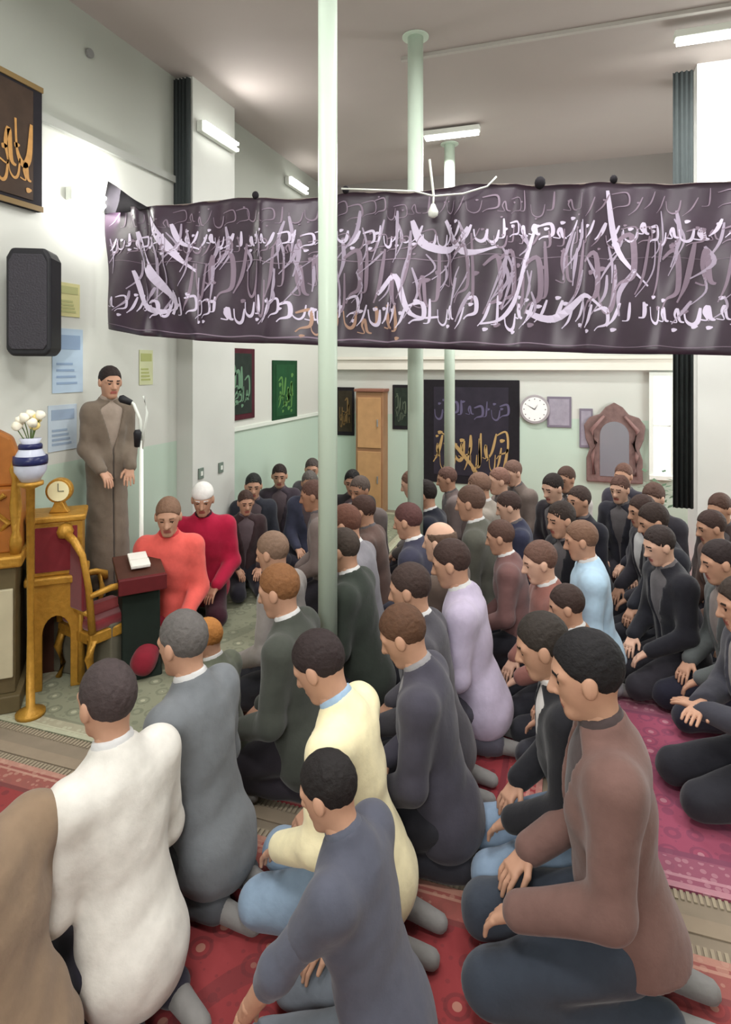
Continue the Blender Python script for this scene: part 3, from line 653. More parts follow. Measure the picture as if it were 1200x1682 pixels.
bm = B(); prism(bm, [(-.06, 0), (.06, 0), (.04, .03), (.02, .08), (-.02, .08), (-.04, .03)], 'x', -.03, .03); obj('foot', bm, GOLD, c, bevel=.005)
bm = B(); prism(bm, [(.08*math.cos(a*PI/12), .14+.08*math.sin(a*PI/12)) for a in range(24)], 'x', -.03, .03); obj('case', bm, GOLD, c, bevel=.008)
bm = B(); prism(bm, [(.064*math.cos(a*PI/12), .14+.064*math.sin(a*PI/12)) for a in range(24)], 'x', .03, .036); obj('dial', bm, mat('cream_dial', (240, 234, 190), .4), c)
bm = B(); box(bm, .037, .039, -.002, .002, .14, .19); obj('hand', bm, BLACK, c)
bm = B(); box(bm, .037, .039, 0, .035, .138, .142); obj('hand', bm, BLACK, c)

# pulpit at the left edge
pp = at_d(0, 900, 3.75)
t = thing('pulpit', 'carved orange brown wooden pulpit at the left edge', 'pulpit', (pp.x-.1, pp.y-.08, .012), math.radians(-50))
bm = B(); box(bm, -.30, .24, -.27, .27, 0, .10); box(bm, -.26, .2, -.24, .24, .1, .85); obj('base', bm, mat('walnut_green_wood', (96, 84, 58), .6, .3, 12), t, bevel=.008)
for yy in (-.17, 0, .17):
    bm = B(); box(bm, .2, .225, yy-.06, yy+.06, .2, .72); obj('panel', bm, mat('pale_panel', (186, 178, 150), .6, .15, 10), t, bevel=.006)
bm = B(); box(bm, -.3, .25, -.28, .28, .85, .92); obj('shelf', bm, GOLD, t, bevel=.015)
bm = B(); box(bm, -.28, .16, -.26, .26, .92, 1.30); obj('front_board', bm, WOOD, t, bevel=.01)
bm = B(); out = [(-.22, 1.3), (.22, 1.3), (.26, 1.42), (.2, 1.6), (.1, 1.66), (0, 1.76), (-.1, 1.66), (-.2, 1.6), (-.26, 1.42)]; prism(bm, out, 'x', -.02, .08); obj('crest', bm, WOOD, t, bevel=.02)
bm = B(); prism(bm, [(.13*math.cos(a*PI/10), 1.5+.1*math.sin(a*PI/10)) for a in range(20)], 'x', .08, .1)
for s in (-1, 1): tube(bm, [(.11, s*.1, 1.0), (.17, s*.2, 1.1), (.18, s*.1, 1.2), (.17, s*.18, 1.27)], .02, 8)
obj('carving', bm, GOLD, t, bevel=.006)
for s in (-1, 1):
    bm = B(); lathe(bm, [(.03, .92), (.035, 1.0), (.02, 1.05), (.034, 1.2), (.02, 1.36), (.035, 1.42), (.012, 1.5)], (.19, s*.24, 0), 14); obj('finial_post', bm, GOLD, t, smooth=True)
# vase with flowers on a side shelf of the stand
vp = at_d(50, 800, 3.55)
t = thing('flower_stand', 'slim dark stand carrying the blue and white vase', 'stand', (vp.x, vp.y, .012))
bm = B(); lathe(bm, [(.08, 0), (.08, .02), (.025, .05), (.018, .5), (.024, 1.32), (.07, 1.34), (.07, 1.36)], n=18); obj('column', bm, GOLD, t, smooth=True)
v = thing('flower_vase', 'blue and white vase with pale flowers beside the pulpit', 'vase', (vp.x, vp.y, 1.374))
bm = B(); lathe(bm, [(.05, 0), (.085, .06), (.09, .13), (.06, .19), (.045, .22), (.06, .25)], n=22); obj('vase_body', bm, mat('pale_porcelain', (196, 200, 216), .3, .2, 20), v, smooth=True)
bm = B(); lathe(bm, [(.091, .10), (.093, .12), (.091, .15)], n=22); lathe(bm, [(.063, .19), (.064, .21), (.058, .22)], n=22); obj('painted_band', bm, mat('navy_glaze', (38, 42, 84), .3), v, smooth=True)
for i in range(9):
    a = i*2.4; r = .03+.045*((i*37) % 10)/10; x, y, z = r*math.cos(a), r*math.sin(a), .31+.07*((i*13) % 7)/7
    bm = B(); tube(bm, [(0, 0, .2), (x*.6, y*.6, z-.05), (x, y, z)], .003, 5); fl = obj('stem', bm, mat('stem_green', (88, 110, 60), .7), v)
    bm = B(); bmesh.ops.create_icosphere(bm, subdivisions=2, radius=.028)
    for vv in bm.verts: vv.co = vv.co*(1+.22*math.sin(vv.co.x*260+i)*math.sin(vv.co.y*240)) + Vector((x, y, z+.015))
    obj('blossom', bm, mat('blossom_cream' if i % 3 else 'blossom_yellow', (238, 232, 214) if i % 3 else (236, 214, 140), .8), fl, smooth=True)

# ------------------------------------------------------------------ calligraphy strokes
def script(rg, n_words, x0, x1, y0, y1, wt):
    """random flowing pen strokes in the unit plane: list of (points, widths)"""
    S = []; hh = y1-y0
    for i in range(n_words):
        cx = x0+(x1-x0)*(i+.5)/n_words+rg.uniform(-.1, .1)*(x1-x0)/n_words; ww = (x1-x0)/n_words
        kind = rg.choice('abcde'); by = y0+hh*rg.uniform(.15, .45)
        if kind == 'a': pts = [(cx+rg.uniform(-.1, .1)*ww, y1-hh*rg.uniform(0, .2)), (cx, by+hh*.2), (cx-ww*.1, by), (cx-ww*.45, by-hh*.02)]
        elif kind == 'b': pts = [(cx+ww*.5, by+hh*.3), (cx+ww*.35, by-hh*.05), (cx, by-hh*.15), (cx-ww*.4, by-hh*.02), (cx-ww*.5, by+hh*.3)]
        elif kind == 'c': pts = [(cx+ww*.5, by), (cx+ww*.2, by+hh*.05), (cx+ww*.05, by+hh*.35), (cx-ww*.15, by+hh*.2), (cx-ww*.0, by), (cx-ww*.5, by+hh*.02)]
        elif kind == 'd': pts = [(cx+ww*.4, by+hh*.5), (cx, by+hh*.1), (cx-ww*.5, by-hh*.12)]
        else: pts = [(cx-ww*.5, by+hh*.42), (cx+ww*.4, by+hh*.5), (cx+ww*.5, by+hh*.1), (cx-ww*.2, by), (cx-ww*.5, by-hh*.1)]
        S.append((pts, wt*rg.uniform(.6, 1.25)))
        if rg.random() < .6:
            a, b = cx+rg.uniform(-.3, .3)*ww, by+hh*rg.choice([-.22, .3, .55]); S.append(([(a-wt*.7, b), (a+wt*.7, b+wt*.3)], wt*1.1))
    return S
def ribbon_mesh(bm, S, surf, off=.004):
    for pts, wt in S:
        # Catmull-Rom resample
        P_ = [pts[0]]+list(pts)+[pts[-1]]; out = []
        for i in range(1, len(P_)-2):
            for j in range(6):
                t = j/6; p0, p1, p2, p3 = P_[i-1], P_[i], P_[i+1], P_[i+2]
                out.append(tuple(.5*((2*p1[k])+(-p0[k]+p2[k])*t+(2*p0[k]-5*p1[k]+4*p2[k]-p3[k])*t*t+(-p0[k]+3*p1[k]-3*p2[k]+p3[k])*t**3) for k in (0, 1)))
        out.append(P_[-1]); n = len(out); prev = None
        for i, (x, y) in enumerate(out):
            a, b = out[max(i-1, 0)], out[min(i+1, n-1)]; dx, dy = b[0]-a[0], b[1]-a[1]; L_ = math.hypot(dx, dy) or 1
            w_ = wt*(.35+.65*math.sin(PI*min(1, (i+1)/(n*.75+1))))*.5; nx, ny = -dy/L_*w_, dx/L_*w_
            c = (bm.verts.new(surf(x+nx, y+ny, off)), bm.verts.new(surf(x-nx, y-ny, off)))
            if prev: bm.faces.new((prev[0], c[0], c[1], prev[1]))
            prev = c

# ------------------------------------------------------------------ the big banner
# control columns: (px, top py, bottom py, camera distance)
CT = [(178, 346, 540, 4.62), (240, 340, 552, 4.46), (330, 332, 560, 4.34), (430, 326, 564, 4.2), (540, 322, 568, 4.16), (640, 316, 572, 4.12), (740, 308, 574, 4.04), (850, 301, 577, 3.96), (960, 303, 580, 3.88), (1080, 302, 582, 3.78), (1220, 296, 585, 3.65), (1420, 290, 590, 3.5)]
cT = [at_d(a, b, d) for a, b, c_, d in CT]; cB = [at_d(a, c_, d) for a, b, c_, d in CT]
LEN = [0.0]
for i in range(1, len(cT)): LEN.append(LEN[-1]+(cT[i]-cT[i-1]).length)
BL = LEN[-1]
def bsurf(x, y, off=0.0):
    """x metres along the banner from its left end, y metres up from its lower edge"""
    x = min(max(x, 0), BL-1e-4); i = max(j for j in range(len(LEN)) if LEN[j] <= x); i = min(i, len(LEN)-2); t = (x-LEN[i])/(LEN[i+1]-LEN[i]); t = t*t*(3-2*t)*.5+t*.5
    a = cB[i].lerp(cB[i+1], t); b = cT[i].lerp(cT[i+1], t); v = min(max(y, 0), 1)
    p = a.lerp(b, v); n = Vector((-.12, -1, 0)).normalized()
    sag = .018*math.sin(x*9.0+v*2.2)+.012*math.sin(x*23-v*5)+.010*math.sin(x*5+v*9)
    sag += .035*math.exp(-((x-.45-(1-v)*.35)/.07)**2)+.03*math.exp(-((x-.25-(1-v)*.3)/.05)**2)
    p = p+n*(sag+off); p.z += .010*math.sin(x*7.3)*(v-.2)*1.2
    return p
t = thing('banner', 'long plum black banner with white Arabic script strung across the hall', 'banner', (0, 0, 0))
NX, NY = 260, 28; Vb = [bsurf(BL*i/NX, j/NY) for i in range(NX+1) for j in range(NY+1)]; Vb2 = [bsurf(BL*i/NX, j/NY, -.004) for i in range(NX+1) for j in range(NY+1)]
Fb = []; K = (NX+1)*(NY+1)
for i in range(NX):
    for j in range(NY):
        a = i*(NY+1)+j; b = a+NY+1; Fb.append((a, b, b+1, a+1)); Fb.append((a+K, a+1+K, b+1+K, b+K))
for i in range(NX):
    for j in (0, NY): a = i*(NY+1)+j; b = a+NY+1; Fb.append((a, a+K, b+K, b))
for j in range(NY):
    for i in (0, NX): a = i*(NY+1)+j; Fb.append((a, a+1, a+1+K, a+K))
o = mesh_obj('banner_cloth', Vb+Vb2, Fb, mat('plum_black_satin', (58, 44, 58), .38, .55, 4.5, spec=.6), t, True)
rg = random.Random(3)
ZSC = lambda S: S
def addtext(nm, S, m):
    bm = B(); ribbon_mesh(bm, S, bsurf, .005); obj(nm, bm, m, t)
LIL = mat('pale_lilac_ink', (206, 196, 218), .6); LIL2 = mat('dim_mauve_ink', (134, 118, 134), .6, .2, 5); TAN = mat('tan_gold_ink', (170, 136, 118), .6)
S = script(rg, 62, .05, BL-.05, .60, .76, .012)+script(rg, 60, .05, BL-.05, .80, .97, .010)
addtext('upper_script', S, LIL2)
S = script(rg, 70, .05, BL-.05, .64, .80, .019); addtext('white_line_script', S, LIL)
S = script(rg, 66, .05, BL-.05, .12, .34, .021); addtext('lower_script', S, LIL)
S = script(rg, 46, .7, BL-.05, .18, .74, .026); addtext('large_script', S, LIL2)
S = []
for i in range(110):
    x = rg.uniform(.1, BL-.1); y = rg.uniform(.12, .6); h = rg.uniform(.12, .34); S.append(([(x+rg.uniform(-.05, .05), y+h), (x+rg.uniform(-.03, .03), y+h*.5), (x-rg.uniform(.0, .12), y)], rg.uniform(.010, .026)))
addtext('tall_strokes', S, mat('greyed_lilac_ink', (164, 152, 172), .6))
S = [([(.30, .80), (.36, .62), (.50, .42), (.62, .28), (.60, .18)], .075), ([(.44, .92), (.52, .78), (.66, .60), (.80, .50)], .06), ([(.24, .50), (.34, .26), (.55, .20), (.62, .36)], .05), ([(.60, .86), (.66, .72), (.82, .66)], .035),
     ([(2.35, .82), (2.42, .66), (2.62, .62), (2.74, .74)], .05), ([(2.55, .80), (2.7, .60), (2.9, .62)], .045), ([(3.15, .72), (3.05, .40), (2.92, .20), (2.8, .16)], .035), ([(3.1, .24), (3.25, .2), (3.45, .34), (3.6, .24)], .045), ([(3.6, .95), (3.65, .6), (3.8, .4)], .03), ([(2.1, .34), (2.25, .46), (2.35, .22), (2.5, .2)], .04)]
addtext('bold_script', S[:4], LIL); addtext('bold_script', S[4:], LIL)
S = script(rg, 9, 1.55, 2.3, .05, .30, .022); addtext('tan_script', S, TAN)
S = [([(x*.06, .045+.006*math.sin(x)) for x in range(int(BL/.06))], .010), ([(x*.06, .565+.012*math.sin(x*.7)) for x in range(int(BL/.06))], .006)]
addtext('border_line', S, LIL2)
# loose top corner on the left
a, b, c = bsurf(.0, .96), at_d(178, 298, 4.64), bsurf(.42, .98)
bm = B(); N_ = 12
for off in (0,):
    rows = []
    for i in range(N_+1):
        u = i/N_; p0 = a.lerp(c, u); p1 = b.lerp(c, u); rows.append([bm.verts.new(p0.lerp(p1, v)+Vector((0, -.015*math.sin(u*8+v*3), 0))) for v in (0, .5, 1)])
    for i in range(N_):
        for j in (0, 1): bm.faces.new((rows[i][j], rows[i+1][j], rows[i+1][j+1], rows[i][j+1]))
o = obj('loose_corner', bm, BLACKC, t, smooth=True); md = o.modifiers.new('s', 'SOLIDIFY'); md.thickness = .004
bm = B(); tube(bm, [bsurf(BL*i/40, .995, -.01)+Vector((0, 0, .005)) for i in range(41)], .006, 6); obj('top_cord', bm, mat('cord', (120, 110, 104), .8), t)
tag(t, t['label'], 'banner')
for px in (420, 570, 890, 1010):
    p = min((bsurf(BL*i/200, 1.0) for i in range(200)), key=lambda q_: abs(600+FPX*((q_.dot(R))/(q_.dot(F)))-px))
    bm = B(); bmesh.ops.create_icosphere(bm, subdivisions=2, radius=.036 if px == 890 else .024)
    for vv in bm.verts: vv.co.z *= 1.2; vv.co += p+Vector((0, 0, .02))
    obj('tie_knot', bm, BLACKC, t, smooth=True)
# string with a bulb in front of the banner
pts = [at_d(px, py, 3.92) for px, py in ((560, 310), (620, 312), (680, 314), (712, 322), (760, 318), (800, 306), (815, 290))]
t = thing('string_light', 'pale hanging cord with a small bulb before the banner centre', 'light')
bm = B(); tube(bm, pts, .006, 8); tube(bm, [at_d(712, 322, 3.92), at_d(711, 338, 3.92)], .006, 8); obj('cord', bm, WHITEP, t, smooth=True)
p = at_d(711, 348, 3.92); bm = B(); lathe(bm, [(.012, .05), (.02, .03), (.034, 0), (.03, -.025), (.012, -.038)], p, 14); obj('bulb', bm, WHITEP, t, smooth=True)
bm = B(); tube(bm, [at_d(705, 262, 3.92), at_d(712, 322, 3.92)], .008, 8); obj('hanger', bm, WHITEP, t)

# ------------------------------------------------------------------ lamps
def tube_lamp(label, loc, axis, L, light=True, power=20, face='down'):
    t = thing('tube_lamp', label, 'lamp', loc, 0, None)
    ax = Vector((1, 0, 0)) if axis == 'x' else Vector((0, 1, 0))
    h = L/2; bm = B()
    if face == 'down': box(bm, *((-h, h, -.05, .05) if axis == 'x' else (-.05, .05, -h, h)), 0, .06)
    else: box(bm, -.05, .01, -h, h, -.05, .05)
    obj('housing', bm, WHITEP, t, bevel=.008)
    for s in (-1, 1):
        off = Vector((0, s*.03, -.018)) if (face == 'down' and axis == 'x') else Vector((s*.03, 0, -.018)) if face == 'down' else Vector((.028, 0, s*.03))
        bm = B(); tube(bm, [ax*-h*.94+off, ax*h*.94+off], .016, 12); obj('fluorescent_tube', bm, LAMP, t, smooth=True)
    return t
tube_lamp('bright ceiling tube lamp beside the top of the thin far pole', (-1.22, 6.65, CEIL-.08), 'x', .62)
tube_lamp('lit tube lamp on the left pilaster above the banner', (XL+.225, 5.1, 4.24), 'y', .62, face='wall')
tube_lamp('small lit tube lamp high on the far left wall', (XL+.055, *wl(482, 306)), 'y', .55, face='wall')
tube_lamp('lit tube lamp at left of the banner corner on the wall', (XL+.055, *wl(145, 330)), 'y', .45, face='wall')
tl = tube_lamp('glaring ceiling tube lamp in front of the right hand pillar', (1.12, 5.2, CEIL-.12), 'x', .7)
area('pilaster_lamp_light', (XL+.34, 5.1, 4.2), (.5, .15), 9, (0, math.radians(-90), 0))
area('banner_corner_lamp_light', (XL+.2, *wl(145, 330)), (.3, .3), 11, (0, math.radians(90), 0))
area('pillar_lamp_light', (1.12, 5.0, CEIL-.25), (.6, .2), 55, (math.radians(30), 0, 0))

tube_lamp('ceiling tube lamp over the nearest kneeling men', (-.6, .6, CEIL-.07), 'x', 1.2)  # this lamp and those below are added at the fill lights, out of view
tube_lamp('ceiling tube lamp over the right hand rugs', (1.7, 2.6, CEIL-.07), 'y', 1.2)
tube_lamp('ceiling tube lamp over the left hand carpet by the pulpit', (-2.0, 2.0, CEIL-.07), 'y', 1.2)
tube_lamp('ceiling tube lamp above the middle of the banner', (-.1, 3.7, CEIL-.07), 'x', 1.2)
tube_lamp('tube lamp hanging low before the wall behind the rows', (-.2, YF+.1, 3.2), 'x', 1.8)

# ------------------------------------------------------------------ left wall objects
t = thing('wall_hanging', 'black and gold framed calligraphy hanging high on the left wall', 'picture', (XL, wl(62, 350)[0]-.5, wl(62, 350)[1]))
obj('frame', boxbm(.002, .04, -.55, .5, 0, .84), BLACKC, t, bevel=.006)
obj('panel', boxbm(.04, .046, -.48, .42, .06, .78), mat('brown_black_panel', (60, 46, 36), .8, .5, 8), t)
fs = lambda x, y, off=0: Vector((.047+off, x, y))
bm = B(); ribbon_mesh(bm, script(random.Random(5), 7, -.45, .4, .1, .72, .045)+script(random.Random(6), 10, -.45, .4, .1, .4, .03), fs, .002); obj('gold_lettering', bm, mat('gold_thread', (176, 130, 70), .5, .3, 20), t)
for z_ in (.80, 0): obj('gilt_edge', boxbm(.04, .05, -.55, .5, z_, z_+.035), mat('dull_gilt', (120, 98, 60), .6), t)
sp_ = at_d(56, 497, 3.86)
t = thing('loudspeaker', 'black loudspeaker box mounted on the left wall under the hanging', 'speaker', (sp_.x, sp_.y, sp_.z), math.radians(-62))
bm = B(); prism(bm, [(-.10, -.34), (.10, -.34), (.13, -.30), (.13, .27), (.10, .33), (-.10, .33), (-.13, .27), (-.13, -.30)], 'x', -.12, .10); obj('cabinet', bm, BLACK, t, bevel=.02)
bm = B(); prism(bm, [(-.09, -.30), (.09, -.30), (.11, -.27), (.11, .24), (.085, .29), (-.085, .29), (-.11, .24), (-.11, -.27)], 'x', .10, .112); obj('grille', bm, mat('grille_grey', (58, 56, 62), .7, .3, 90, bump=.6), t, bevel=.005)
bm = B(); tube(bm, [(-.12, 0, 0), (-.2, 0, 0)], .02); obj('bracket', bm, BLACK, t)
def poster(y0, y1, z0, z1, c1, c2, label, seed):
    t = thing('poster', label, 'poster', (XL, (y0+y1)/2, (z0+z1)/2)); w_, h_ = (y1-y0)/2, (z1-z0)/2
    obj('sheet', boxbm(.002, .006, -w_, w_, -h_, h_), mat('poster_%d' % seed, c1, .7, .1, 6), t)
    bm = B(); box(bm, .006, .008, -w_*.8, w_*.8, h_*.35, h_*.8)
    for i in range(4): box(bm, .006, .008, -w_*.75, w_*(.3+.1*i), -h_*(.1+.2*i)-.008, -h_*(.1+.2*i)+.008)
    obj('printed_block', bm, mat('posterb_%d' % seed, c2, .7), t)
poster(*wl(95, 520)[:1], wl(130, 520)[0], wl(112, 520)[1], wl(112, 465)[1], (196, 192, 140), (168, 170, 120), 'small yellow poster right of the loudspeaker', 1)
poster(wl(85, 600)[0], wl(135, 600)[0], wl(110, 645)[1], wl(110, 540)[1], (176, 196, 214), (140, 162, 190), 'pale blue poster below the yellow poster right of the loudspeaker', 2)
poster(wl(228, 600)[0], wl(250, 600)[0], wl(240, 632)[1], wl(240, 575)[1], (196, 200, 160), (166, 172, 110), 'pale yellow green poster right of the speaker\'s head', 3)
poster(wl(78, 700)[0], wl(125, 700)[0], wl(100, 740)[1], wl(100, 665)[1], (190, 204, 216), (150, 168, 190), 'pale blue notice low on wall beside the flowers', 4)
def hang(px0, px1, z0, z1, label, border, field, ink, seed, wall='left', cat='wall hanging'):
    def wy(px):
        tt = (px-600)/FPX; dx, dy = F.x+R.x*tt, F.y+R.y*tt
        return (XL/dx*dy) if wall == 'left' else (YB/dy*dx)
    a, b = wy(px0), wy(px1); c = (a+b)/2; w_ = (b-a)/2
    if wall == 'left': t = thing('wall_hanging', label, cat, (XL, c, z0))
    else: t = thing('wall_hanging', label, cat, (c, YB, z0), -PI/2)
    if wall == 'back': w_ = abs(w_)
    h_ = z1-z0
    obj('border', boxbm(.003, .018, -w_, w_, 0, h_), border, t, bevel=.004)
    obj('field', boxbm(.018, .022, -w_*.78, w_*.78, h_*.08, h_*.93), field, t)
    if ink:
        f_ = lambda x, y, off=0: Vector((.023+off, x, y)); bm = B()
        ribbon_mesh(bm, script(random.Random(seed), 4, -w_*.6, w_*.6, h_*.2, h_*.8, w_*.14)+script(random.Random(seed+9), 5, -w_*.6, w_*.6, h_*.15, h_*.5, w_*.1), f_, .001)
        obj('lettering', bm, ink, t)
    return t
GR = mat('green_cloth', (22, 70, 38), .85, .4, 8); hang(362, 416, wl(390, 690)[1], wl(390, 572)[1], 'black hanging with red border and green centre on left wall', mat('crimson_black_cloth', (70, 24, 34), .9, .4, 7), mat('black_green_cloth', (34, 44, 38), .9, .5, 9), mat('pale_green_ink', (96, 130, 104), .8), 11)
hang(446, 486, wl(465, 690)[1], wl(465, 592)[1], 'plain dark green hanging right of the red bordered one', mat('deep_green_cloth', (16, 60, 32), .9, .3, 8), GR, mat('light_green_ink', (84, 128, 66), .8), 12)
hang(553, 582, wb(567, 715)[1], wb(567, 636)[1], 'slim black hanging just right of the near pole on back wall', BLACKC, mat('olive_black', (54, 48, 36), .9, .5, 12), mat('brown_gold_ink', (120, 96, 60), .8), 13, 'back')
hang(645, 672, wb(658, 705)[1], wb(658, 632)[1], 'slim black hanging left of the second pole on back wall', BLACKC, mat('green_black', (40, 50, 42), .9, .5, 12), mat('grey_green_ink', (90, 100, 84), .8), 14, 'back')
t = hang(696, 853, wb(775, 795)[1], wb(775, 624)[1], 'large black hanging with gold script on the back wall', BLACKC, mat('violet_black_cloth', (44, 40, 50), .85, .5, 5), None, 15, 'back')
f_ = lambda x, y, off=0: Vector((.024+off, x, y)); bm = B(); ribbon_mesh(bm, script(random.Random(21), 7, -.5, .5, .15, .75, .045)+script(random.Random(23), 12, -.5, .5, .15, .65, .03), f_, .001); obj('gold_lettering', bm, mat('gold_ink', (176, 146, 96), .7), t)
bm = B(); ribbon_mesh(bm, script(random.Random(22), 9, -.5, .5, .85, 1.15, .03), f_, .001); obj('violet_lettering', bm, mat('violet_ink', (92, 86, 112), .7), t)
bm = B(); ribbon_mesh(bm, [([(.1, .15), (-.1, .4), (-.3, .62), (-.42, .7)], .05)], f_, .003); obj('gold_sweep', bm, MATS['gold_ink'], t)
# cupboard
t = thing('cupboard', 'tall narrow tan wooden cupboard between slim hangings on back wall', 'cupboard', (wb(615, 700)[0], YB-.005, .001), -PI/2)
bm = B(); box(bm, 0.002, .24, -.20, .20, 0, 1.68); obj('body', bm, mat('tan_wood', (156, 118, 86), .6, .2, 8), t, bevel=.008)
for z0_, z1_ in ((.08, .85), (.9, 1.6)): 
    dr = obj('door_leaf', boxbm(.24, .26, -.17, .17, z0_, z1_), mat('light_tan_wood', (186, 144, 100), .6, .2, 9), t, bevel=.006); obj('handle', boxbm(.26, .28, .12, .135, (z0_+z1_)/2-.05, (z0_+z1_)/2+.05), CHROME, dr)
bm = B(); box(bm, 0.002, .27, -.22, .22, 1.68, 1.72); obj('cornice', bm, mat('reddish_wood', (140, 96, 80), .6), t, bevel=.008)
# clock
t = thing('wall_clock', 'round white wall clock right of the large black hanging', 'clock', (wb(878, 672)[0], YB, wb(878, 672)[1]), -PI/2)
circ = lambda r, n=36: [(r*math.cos(2*PI*i/n), r*math.sin(2*PI*i/n)) for i in range(n)]
bm = B(); prism(bm, circ(.19), 'x', .002, .045); obj('rim', bm, mat('grey_rim', (164, 158, 160), .4), t, bevel=.008)
bm = B(); prism(bm, circ(.158), 'x', .045, .05); obj('dial', bm, mat('clock_white', (240, 240, 238), .4), t)
bm = B()
for i in range(12):
    a = i*PI/6; u, v = .135*math.cos(a), .135*math.sin(a); box(bm, .05, .052, u-.006, u+.006, v-.006, v+.006)
obj('hour_marks', bm, BLACK, t)
for L_, a in ((.08, 1.0), (.12, 2.6)):
    bm = B(); prism(bm, [(-.005*math.sin(a), .005*math.cos(a)), (.005*math.sin(a), -.005*math.cos(a)), (L_*math.cos(a), L_*math.sin(a))], 'x', .053, .055); obj('hand', bm, BLACK, t)
t = thing('framed_notice', 'small framed mauve grey picture beside the wall clock', 'picture', (wb(918, 700)[0], YB, wb(918, 702)[1]), -PI/2)
obj('frame', boxbm(.002, .02, -.15, .15, 0, .40), mat('mauve_frame', (120, 112, 126), .6), t, bevel=.005); obj('print', boxbm(.02, .023, -.125, .125, .03, .37), mat('mauve_print', (152, 146, 158), .6, .3, 14), t)
t = thing('arched_mirror', 'arched carved brown framed mirror on the back wall right side', 'mirror', (wb(1008, 790)[0], YB, wb(1008, 792)[1]), -PI/2)
out = [(-.33, 0), (.33, 0), (.33, .30), (.29, .42), (.34, .55), (.36, .72), (.29, .82), (.17, .86), (.10, .95), (0, 1.01), (-.10, .95), (-.17, .86), (-.29, .82), (-.36, .72), (-.34, .55), (-.29, .42), (-.33, .30)]
bm = B(); prism(bm, out, 'x', .002, .05); obj('carved_frame', bm, mat('mauve_brown_wood', (120, 96, 92), .6, .4, 16, bump=.6), t, bevel=.012)
bm = B(); prism(bm, [(-.17, .08), (.17, .08), (.17, .6)]+[(.17*math.cos(a), .6+.17*math.sin(a)) for a in [PI*i/12 for i in range(1, 12)]]+[(-.17, .6)], 'x', .05, .056); obj('glass', bm, mat('mirror_glass', (168, 168, 176), .18, metal=.5), t)
bm = B()
for s in (-1, 1): tube(bm, [(.06, s*.24, .1), (.07, s*.26, .35), (.06, s*.22, .5), (.07, s*.27, .66), (.06, s*.12, .84)], [.02, .026, .02, .028, .018], 8)
obj('scroll', bm, mat('rose_wood', (140, 108, 104), .5), t, smooth=True)
t = thing('wall_plaque', 'small grey mauve plaque at left of the arched mirror', 'picture', (wb(962, 735)[0], YB, wb(962, 735)[1]), -PI/2)
obj('frame', boxbm(.002, .02, -.08, .08, 0, .5), mat('mauve_frame', (120, 112, 126)), t, bevel=.004); obj('print', boxbm(.02, .023, -.06, .06, .03, .47), mat('mauve_print', (150, 144, 156)), t)
# bright windows right
def window(n, x0, x1, z0, z1, wall='back'):
    if wall == 'back':
        bm = B(); box(bm, x0-.05, x1+.05, YB-.06, YB-.004, z1, z1+.05); box(bm, x0-.05, x1+.05, YB-.09, YB-.004, z0-.05, z0); box(bm, x0-.05, x0, YB-.06, YB-.004, z0, z1); box(bm, x1, x1+.05, YB-.06, YB-.004, z0, z1)
        o = struct('window_%d' % n, bm, WHITEP)
        obj('pane', boxbm(x0, x1, YB-.02, YB-.006, z0, z1), GLOW, o)
        bm = B(); box(bm, x0, x1, YB-.04, YB-.02, (z0+z1)/2-.012, (z0+z1)/2+.012); obj('glazing_bar', bm, WHITEP, o)
window(1, wb(1072, 700)[0], wb(1100, 700)[0], wb(1085, 780)[1], wb(1085, 618)[1]); window(2, 1.5, 2.7, .55, 1.92)
# plant below window
pv = at_d(1074, 800, 7.0)
t = thing('potted_plant', 'green leafy potted plant below the narrow bright window', 'plant', (pv.x, pv.y, .012))
bm = B(); lathe(bm, [(.10, 0), (.14, .24), (.15, .26)], n=18); obj('pot', bm, mat('grey_pot', (120, 112, 104), .7), t, smooth=True)
bm = B(); rg = random.Random(9)
for i in range(70):
    a = rg.uniform(0, 2*PI); r = rg.uniform(.03, .26); z = rg.uniform(.34, .78); c = Vector((r*math.cos(a), r*math.sin(a), z)); d1 = Vector((math.cos(a), math.sin(a), rg.uniform(-.3, .7))).normalized()*.09; d2 = d1.cross(Vector((0, 0, 1))).normalized()*.03
    vs = [bm.verts.new(c), bm.verts.new(c+d1*.5+d2), bm.verts.new(c+d1), bm.verts.new(c+d1*.5-d2)]; bm.faces.new(vs)
o = obj('foliage', bm, mat('dusty_leaf_green', (92, 116, 92), .7, .3, 12), t); 
bm = B(); tube(bm, [(0, 0, .2), (.01, 0, .6)], .012, 8); obj('stem', bm, mat('stem_green', (88, 110, 60)), t)
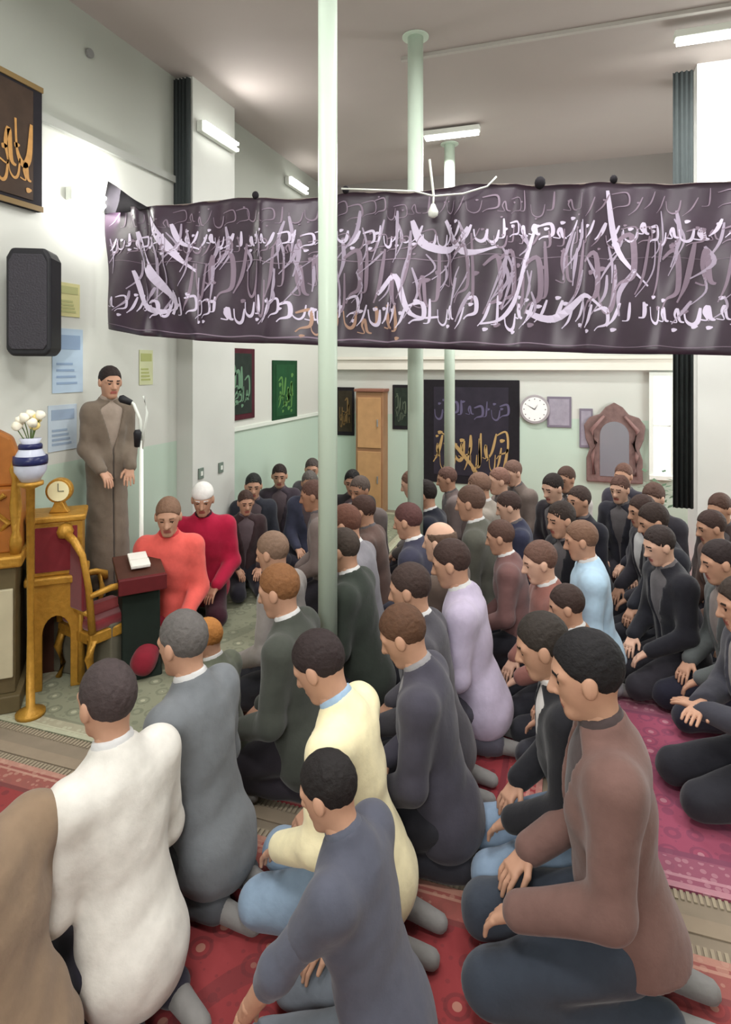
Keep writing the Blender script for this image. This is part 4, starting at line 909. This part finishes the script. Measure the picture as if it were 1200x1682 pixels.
# bags on the floor by the far group
bm = B(); y0_, y1_ = 5.8, 7.4
for a_ in ((XR-.05, XR, y0_-.05, y1_+.05, 2.8, 2.85), (XR-.08, XR, y0_-.05, y1_+.05, 1.15, 1.2), (XR-.05, XR, y0_-.05, y0_, 1.2, 2.8), (XR-.05, XR, y1_, y1_+.05, 1.2, 2.8)): box(bm, *a_)
w3 = struct('window_3', bm, WHITEP); obj('pane', boxbm(XR-.02, XR-.006, y0_, y1_, 1.2, 2.8), GLOW, w3)  # added window, out of view, built to go with the side fill light
def bag(px, py, d, s, c, label):
    p = at_d(px, py, d); bm = B(); bmesh.ops.create_icosphere(bm, subdivisions=3, radius=s)
    for vv in bm.verts:
        vv.co.z = max(vv.co.z*.7*(1+.15*math.sin(vv.co.x*30)), -s*.62); vv.co.x *= 1.2+.1*math.sin(vv.co.z*25)
    t = thing('bag', label, 'bag', (p.x, p.y, .012+s*.62)); obj('sack', bm, mat('bag_%d' % c[0], c, .7, .2, 12, bump=.4), t, smooth=True)
    bm = B(); tube(bm, [(-s*.5, 0, s*.45), (-s*.3, 0, s*1.1), (s*.3, 0, s*1.1), (s*.5, 0, s*.45)], .012, 8); obj('strap', bm, mat('bag_%d' % c[0], c), t, smooth=True)
bag(1012, 920, 6.4, .13, (150, 150, 62), 'small yellow green bag on the floor at end of the pink rug')
bag(984, 940, 6.0, .12, (226, 190, 140), 'small cream bag lying on the pink rug in front of yellow green bag')
# small things on the pilaster foot
for i, yy in enumerate((4.86, 5.2)):
    t = thing('wall_socket', 'dark wall socket on the left pilaster, %s one' % ('nearer' if i == 0 else 'farther'), 'socket', (XL+.17, yy, 1.05)); obj('plate', boxbm(.001, .014, -.04, .04, -.05, .05), mat('grey_green_plastic', (110, 124, 114), .5), t, bevel=.004); obj('switch', boxbm(.014, .02, -.014, .014, -.02, .02), WHITEP, t)
t = thing('smoke_detector', 'tiny dark sensor stuck high on the left wall', 'sensor', (XL, *wl(145, 88))); bm = B(); prism(bm, circ(.035, 18), 'x', .001, .025); obj('housing', bm, mat('grey_rim2', (120, 120, 118)), t, bevel=.004)
